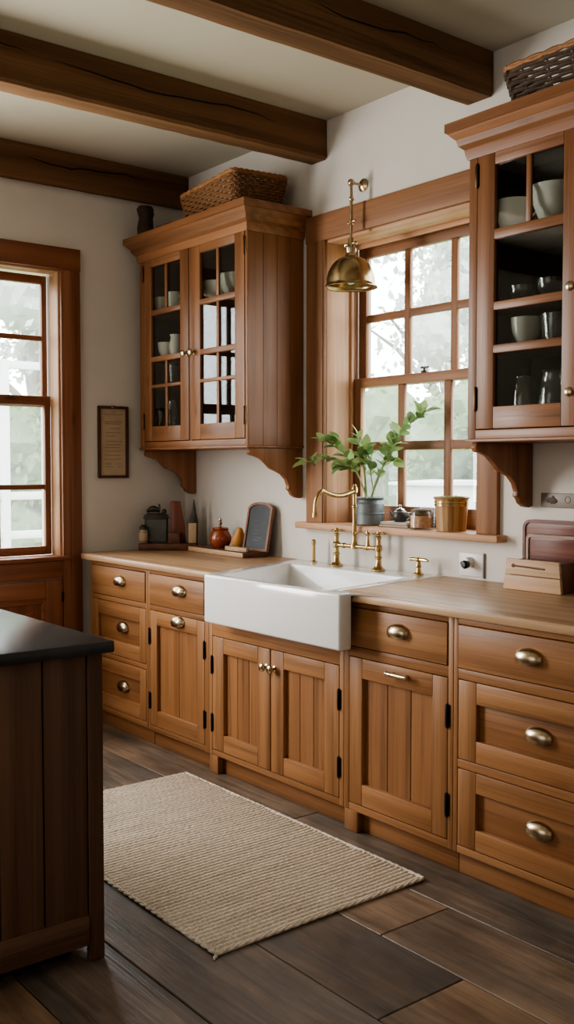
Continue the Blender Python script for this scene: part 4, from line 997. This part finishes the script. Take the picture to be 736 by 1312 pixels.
# ------------------------------------------------------------------ island
def island():
    xf, y1, y0, xb = 2.500, -1.876, -2.95, 1.25
    t = thing('kitchen_island', ((xf+xb)/2, (y0+y1)/2, 0), 'dark plank-sided kitchen island with a slate-black top at the left', 'island')
    MB().prism([(xb-.03, y0-.03), (xf+.028, y0-.03), (xf+.028, -1.852), (xb-.03, -1.852)], 'z', .872, .905, .005).build('island_top', SLATE, t)
    MB().box(xb+.02, xf-.022, y0+.02, y1-.022, .055, .871).build('carcass', GROOVE, t)
    # plank sides
    m = MB()
    edges = [-1.923, -2.054, -2.180, -2.306, -2.432, -2.558, -2.684, -2.810, -2.936]
    for a, b in zip(edges, edges[1:]): m.box(xf-.022, xf-.004, b+.0022, a-.0022, .055, .871, .003)
    x = xf-.045
    while x-.126 > xb: m.box(x-.126+.002, x-.002, y1-.022, y1-.004, .055, .871, .003).box(x-.126+.002, x-.002, y0+.002, y0+.02, .055, .871, .003); x -= .126
    m.box(xb, x-.002, y1-.022, y1-.004, .055, .871, .003).box(xb, x-.002, y0+.002, y0+.02, .055, .871, .003).box(xf-.043, xf-.004, y0+.002, y0+.02, .055, .871, .003)
    y = y0+.021
    while y < y1-.03: m.box(xb+.001, xb+.019, y, min(y+.124, y1-.023), .055, .871, .003); y += .126
    m.build('side_plank', ISLAND['z'], t)
    m = MB(); m.box(xf-.024, xf, -1.921, y1, .001, .871, .003).box(xf-.045, xf-.024, y1-.024, y1, .001, .871, .003)
    m.build('corner_post', ISLAND['z'], t)
    MB().box(xf-.020, xf+.004, y0, -1.9235, .050, .135, .004).build('base_board', ISLAND['y'], t)
    MB().box(xb, xf-.046, y1-.02, y1+.004, .050, .125, .004).build('base_board', ISLAND['x'], t)
    MB().box(xb+.05, xf-.07, y0+.05, y1-.07, .001, .054).build('toe_board', GROOVE, t)
island()

# ------------------------------------------------------------------ rug
def rug_mat():
    m, nt, out = new_mat('woven_jute')
    tc = N(nt, 'ShaderNodeTexCoord')
    mp = N(nt, 'ShaderNodeMapping'); mp.inputs['Scale'].default_value = (1.2, 9, 1); L(nt, tc.outputs['Object'], mp.inputs[0])
    mp2 = N(nt, 'ShaderNodeMapping'); mp2.inputs['Scale'].default_value = (26, 1.6, 1); L(nt, tc.outputs['Object'], mp2.inputs[0])
    n1 = N(nt, 'ShaderNodeTexNoise', Scale=2.2, Detail=6, Roughness=.7); L(nt, mp2.outputs[0], n1.inputs['Vector'])
    n2 = N(nt, 'ShaderNodeTexNoise', Scale=120, Detail=3); L(nt, tc.outputs['Object'], n2.inputs['Vector'])
    r = ramp(nt, [(.25, sr(190, 176, 160)), (.5, sr(220, 208, 192)), (.75, sr(232, 221, 207))]); L(nt, n1.outputs['Fac'], r.inputs[0])
    f = N(nt, 'ShaderNodeMapRange'); f.inputs[1].default_value = .3; f.inputs[2].default_value = .7; f.inputs[3].default_value = .78; f.inputs[4].default_value = 1.12; L(nt, n2.outputs['Fac'], f.inputs[0])
    vm = N(nt, 'ShaderNodeVectorMath', operation='SCALE'); L(nt, r.outputs[0], vm.inputs[0]); L(nt, f.outputs[0], vm.inputs['Scale'])
    p = N(nt, 'ShaderNodeBsdfPrincipled'); p.inputs['Roughness'].default_value = .95; p.inputs['Specular IOR Level'].default_value = .1; L(nt, vm.outputs[0], p.inputs['Base Color'])
    b = N(nt, 'ShaderNodeBump'); b.inputs['Strength'].default_value = .7; b.inputs['Distance'].default_value = .004; L(nt, n2.outputs['Fac'], b.inputs['Height']); L(nt, b.outputs[0], p.inputs['Normal'])
    L(nt, p.outputs[0], out.inputs[0]); return m
def rug():
    t = thing('jute_rug', (1.95, -1.2, 0), 'beige ribbed woven jute rug on the dark floorboards', 'rug')
    RM = rug_mat(); rr = random.Random(9)
    x0, x1, y0, y1 = 1.215, 2.690, -1.625, -.782; pitch = .0205; nr = int((x1-x0)/pitch); b = bmesh.new(); ny = 90; sub = 6
    cols = []
    ph = [rr.uniform(0, 6.3) for _ in range(nr+1)]
    for i in range(nr*sub+1):
        x = x0+(x1-x0)*i/(nr*sub); r = min(nr-1, i//sub); c_ = []
        for j in range(ny+1):
            v = j/ny; q = abs(math.sin(PI*(i % sub)/sub)) if i % sub else 0
            tw_ = .0012*math.sin(j*2.1+ph[r])
            z = .004+(.0085+tw_)*q**.7
            if j in (0, ny) or i in (0, nr*sub): z = .0008
            ex = .004*math.sin(x*17)+.003*math.sin(x*41)
            yy = y0+(y1-y0)*v+(ex if v < .02 else -ex if v > .98 else 0)
            xx = x+.003*math.sin(v*9+1)+.010*(v-.5)*0
            c_.append(b.verts.new((xx, yy, z)))
        cols.append(c_)
    for p, q in zip(cols, cols[1:]):
        for j in range(ny): b.faces.new((p[j], q[j], q[j+1], p[j+1]))
    bmesh.ops.recalc_face_normals(b, faces=b.faces); M = MB(); M.add(b); M.build('woven_field', RM, t, angle=1.2)
    M = MB()
    for (xa, ya, xb, yb) in ((x0, y0, x1, y0), (x1, y0, x1, y1), (x1, y1, x0, y1), (x0, y1, x0, y0)):
        d = Vector((xb-xa, yb-ya)); ln = d.length; d.normalize(); nn = Vector((-d.y, d.x)); n_ = int(ln/.010)
        for ph_ in (0, PI):
            pts = [(xa+d.x*ln*k/n_+nn.x*.004*math.sin(k*.9+ph_), ya+d.y*ln*k/n_+nn.y*.004*math.sin(k*.9+ph_), .0068+.002*math.cos(k*.9+ph_)) for k in range(n_+1)]
            M.tube(pts, .0042, 6)
    M.build('braided_edge', RM, t)
    M = MB()
    for k in range(5): M.tube([(x1-.004, y0+.004, .006), (x1+.01+rr.uniform(-.004, .006), y0-.012+rr.uniform(-.006, .006), .004), (x1+.014+rr.uniform(-.01, .008), y0-.016+rr.uniform(-.006, .006), .0026)], .002, 5)
    M.build('corner_tassel', RM, t)
rug()

# ------------------------------------------------------------------ outdoors
tag(MB().box(-60, 30, .27, 70, -.55, -.45).box(-60, -.27, -40, .27, -.55, -.45).build('lawn', GRASS), 'pale green lawn outside both windows', 'lawn', kind='structure')
tag(MB().box(-4.3, -2.9, -30, 6, -.449, -.43, .005).build('garden_path', PATHM), 'pale path across the lawn outside the left window', 'path', kind='structure')
def tree(x, y, h, r, mat, label, name='garden_tree', seed=1, n=1500, leafs=.16, trunk_h=None, core=.82):
    rr = random.Random(seed); g = -.449; t = thing(name, (x, y, g), label, 'tree', 'trees and shrubs outside')
    th = trunk_h if trunk_h is not None else h*.45
    M = MB(); M.tube([(x, y, g), (x+.05, y, g+th*.5), (x, y+.05, g+th), (x+.1, y, g+h*.8)], [.12*h/5, .10*h/5, .08*h/5, .03*h/5], 8)
    for k in range(7):
        a = rr.uniform(0, 6.3); z = g+th*rr.uniform(.7, 1.2); M.tube([(x, y, z), (x+r*.5*math.cos(a), y+r*.5*math.sin(a), z+h*.18), (x+r*.85*math.cos(a), y+r*.85*math.sin(a), z+h*.26)], [.05*h/5, .03*h/5, .01*h/5], 6)
    M.build('trunk', TRUNK, t)
    b = bmesh.new(); cz = g+th+(h-th)*.5; blobs = [(rr.uniform(-.6, .6)*r, rr.uniform(-.6, .6)*r, rr.uniform(-.35, .35)*(h-th), rr.uniform(.35, .6)*r) for _ in range(9)]
    for i in range(n):
        bx, by, bz, br = rr.choice(blobs); d = Vector((rr.gauss(0, 1), rr.gauss(0, 1), rr.gauss(0, 1))).normalized()*br*rr.uniform(.5, 1)
        c = Vector((x+bx, y+by, cz+bz))+d
        u = Vector((rr.gauss(0, 1), rr.gauss(0, 1), rr.gauss(0, 1))).normalized(); v = u.orthogonal().normalized(); s_ = leafs*rr.uniform(.6, 1.3)
        b.faces.new([b.verts.new(c+u*s_), b.verts.new(c+v*s_*.5), b.verts.new(c-u*s_), b.verts.new(c-v*s_*.5)])
    for bx, by, bz, br in blobs:
        q = bmesh.new(); bmesh.ops.create_icosphere(q, subdivisions=3, radius=br*core)
        for v_ in q.verts: v_.co = v_.co*rr.uniform(.82, 1.12)+Vector((x+bx, y+by, cz+bz))
        me_ = bpy.data.meshes.new('tmp'); q.to_mesh(me_); q.free(); b.from_mesh(me_); bpy.data.meshes.remove(me_)
    M = MB(); M.add(b); M.build('foliage', mat, t, smooth=False)['kind'] = 'stuff'
# beyond the sink window (view runs to the far left)
tree(-4.9, 9.0, 3.0, 1.6, TREELEAF, 'hazy green shrub behind the plant in the sink window', 'garden_shrub', 1, 3600, .07, .3)
tree(-1.3, 10.6, 2.7, 1.6, TREELEAF, 'hazy green shrub at the right side of the sink window', 'garden_shrub', 2, 3600, .07, .3)
tree(-9.0, 9.4, 3.6, 1.8, TREELEAF, 'hazy green shrub at the left of the sink window view', 'garden_shrub', 3, 3600, .07, .3)
tree(-6.2, 13.6, 3.4, 1.9, TREELEAF2, 'greyish round shrub further back behind the white shed', 'garden_shrub', 9, 3200, .08, .3)
tree(-13.5, 17.0, 9.5, 3.2, TREELEAF2, 'tall pale tree high in the sink window', 'garden_tree', 4, 3200, .12, 4.0, .45)
tree(-5.0, 20.0, 9.0, 3.0, TREELEAF2, 'tall pale bare-looking tree at the right of the sink window', 'garden_tree', 5, 2200, .12, 4.0, .35)
t = thing('garden_shed', (-4.42, 6.85, -.45), 'small white flat-roofed shed on the lawn behind the plant', 'shed')
MB().box(-4.82, -4.02, 6.5, 7.2, -.449, 1.13, .01).build('wall', WHITEP, t)
MB().prism([(6.42, 1.131), (7.28, 1.131), (7.28, 1.20), (6.42, 1.17)], 'x', -4.90, -3.94).build('roof', WHITEP, t)
# beyond the left window: porch rails, posts and shrubs
t = thing('porch_fence', (-5.2, .4, -.45), 'white post-and-rail fence outside the left window', 'fence')
M = MB(); 
for k in range(10): 
    M = MB(); yy = -1.6+k*.75; M.box(-6.05, -5.95, yy-.05, yy+.05, -.449, 2.6, .005); M.build('fence_post', WHITEP, t)
for z in (.55, 1.0, 2.5): MB().box(-6.03, -5.97, -1.6, 5.2, z, z+.09, .004).build('fence_rail', WHITEP, t)
tree(-8.6, 2.7, 2.7, 1.2, TREELEAF, 'pale green shrub behind the white fence, left window', 'garden_shrub', 6, 3000, .07, .3)
tree(-12.5, 5.4, 3.4, 1.7, TREELEAF, 'grey-green shrub further off through the left window', 'garden_shrub', 7, 3000, .07, .3)
tree(-19, 7.6, 9.5, 3.5, TREELEAF2, 'tall pale tree beyond the fence in the left window', 'garden_tree', 8, 2600, .12, 3.5, .45)

# ------------------------------------------------------------------ light
w = bpy.data.worlds.new('overcast_sky'); scn.world = w; w.use_nodes = True; nt = w.node_tree; nt.nodes.clear()
o = nt.nodes.new('ShaderNodeOutputWorld'); bg = nt.nodes.new('ShaderNodeBackground'); bg.inputs[1].default_value = 6.5
tc = nt.nodes.new('ShaderNodeTexCoord'); sx = nt.nodes.new('ShaderNodeSeparateXYZ'); nt.links.new(tc.outputs['Generated'], sx.inputs[0])
n = nt.nodes.new('ShaderNodeTexNoise'); n.inputs['Scale'].default_value = 2.2; n.inputs['Detail'].default_value = 4; nt.links.new(tc.outputs['Generated'], n.inputs['Vector'])
r = ramp(nt, [(.3, (.80, .86, .92)), (.6, (.98, .99, 1.0))]); nt.links.new(n.outputs['Fac'], r.inputs[0]); nt.links.new(r.outputs[0], bg.inputs[0]); nt.links.new(bg.outputs[0], o.inputs[0])
def area(name, loc, rot, sx_, sy_, power, color=(1, 1, 1), portal=False):
    l = bpy.data.lights.new(name, 'AREA'); l.shape = 'RECTANGLE'; l.size = sx_; l.size_y = sy_; l.energy = power; l.color = color
    ob = bpy.data.objects.new(name, l); col.objects.link(ob); ob.location = loc; ob.rotation_euler = rot
    if portal: l.cycles.is_portal = True
    return ob
area('window_portal', (1.756, .27, 1.79), (-PI/2, 0, 0), .98, 1.38, 1, portal=True)
area('window_portal', (-.20, -1.245, 1.67), (0, -PI/2, 0), 1.54, .92, 1, portal=True)
# added fill lamps, no openings built: side for unseen windows, rear for frontal fill
area('unseen_side_window_light', (.06, -2.62, 1.75), (0, -PI/2, 0), 1.7, 1.05, 88, (1.0, .98, .95))
area('added_rear_fill', (3.0, Y0+.05, 1.75), (PI/2, 0, 0), 2.4, 1.6, 13, (1.0, .97, .93))

# ------------------------------------------------------------------ camera
cam = bpy.data.cameras.new('camera'); co = bpy.data.objects.new('camera', cam); col.objects.link(co); scn.camera = co
yaw, pit = math.radians(38.41), math.radians(2.637)
F = Vector((-math.cos(yaw)*math.cos(pit), math.sin(yaw)*math.cos(pit), -math.sin(pit)))
R_ = Vector((math.sin(yaw), math.cos(yaw), 0)); U_ = R_.cross(F)
co.matrix_world = Matrix(((R_.x, U_.x, -F.x, 5.0), (R_.y, U_.y, -F.y, -3.2), (R_.z, U_.z, -F.z, 1.391), (0, 0, 0, 1)))
cam.sensor_fit = 'VERTICAL'; cam.sensor_height = 36.0; cam.lens = 1286.0*36.0/1312.0; cam.clip_end = 200
scn.view_settings.view_transform = 'AgX'
try: scn.view_settings.look = 'AgX - Medium High Contrast'
except Exception: pass
scn.view_settings.exposure = 0.58
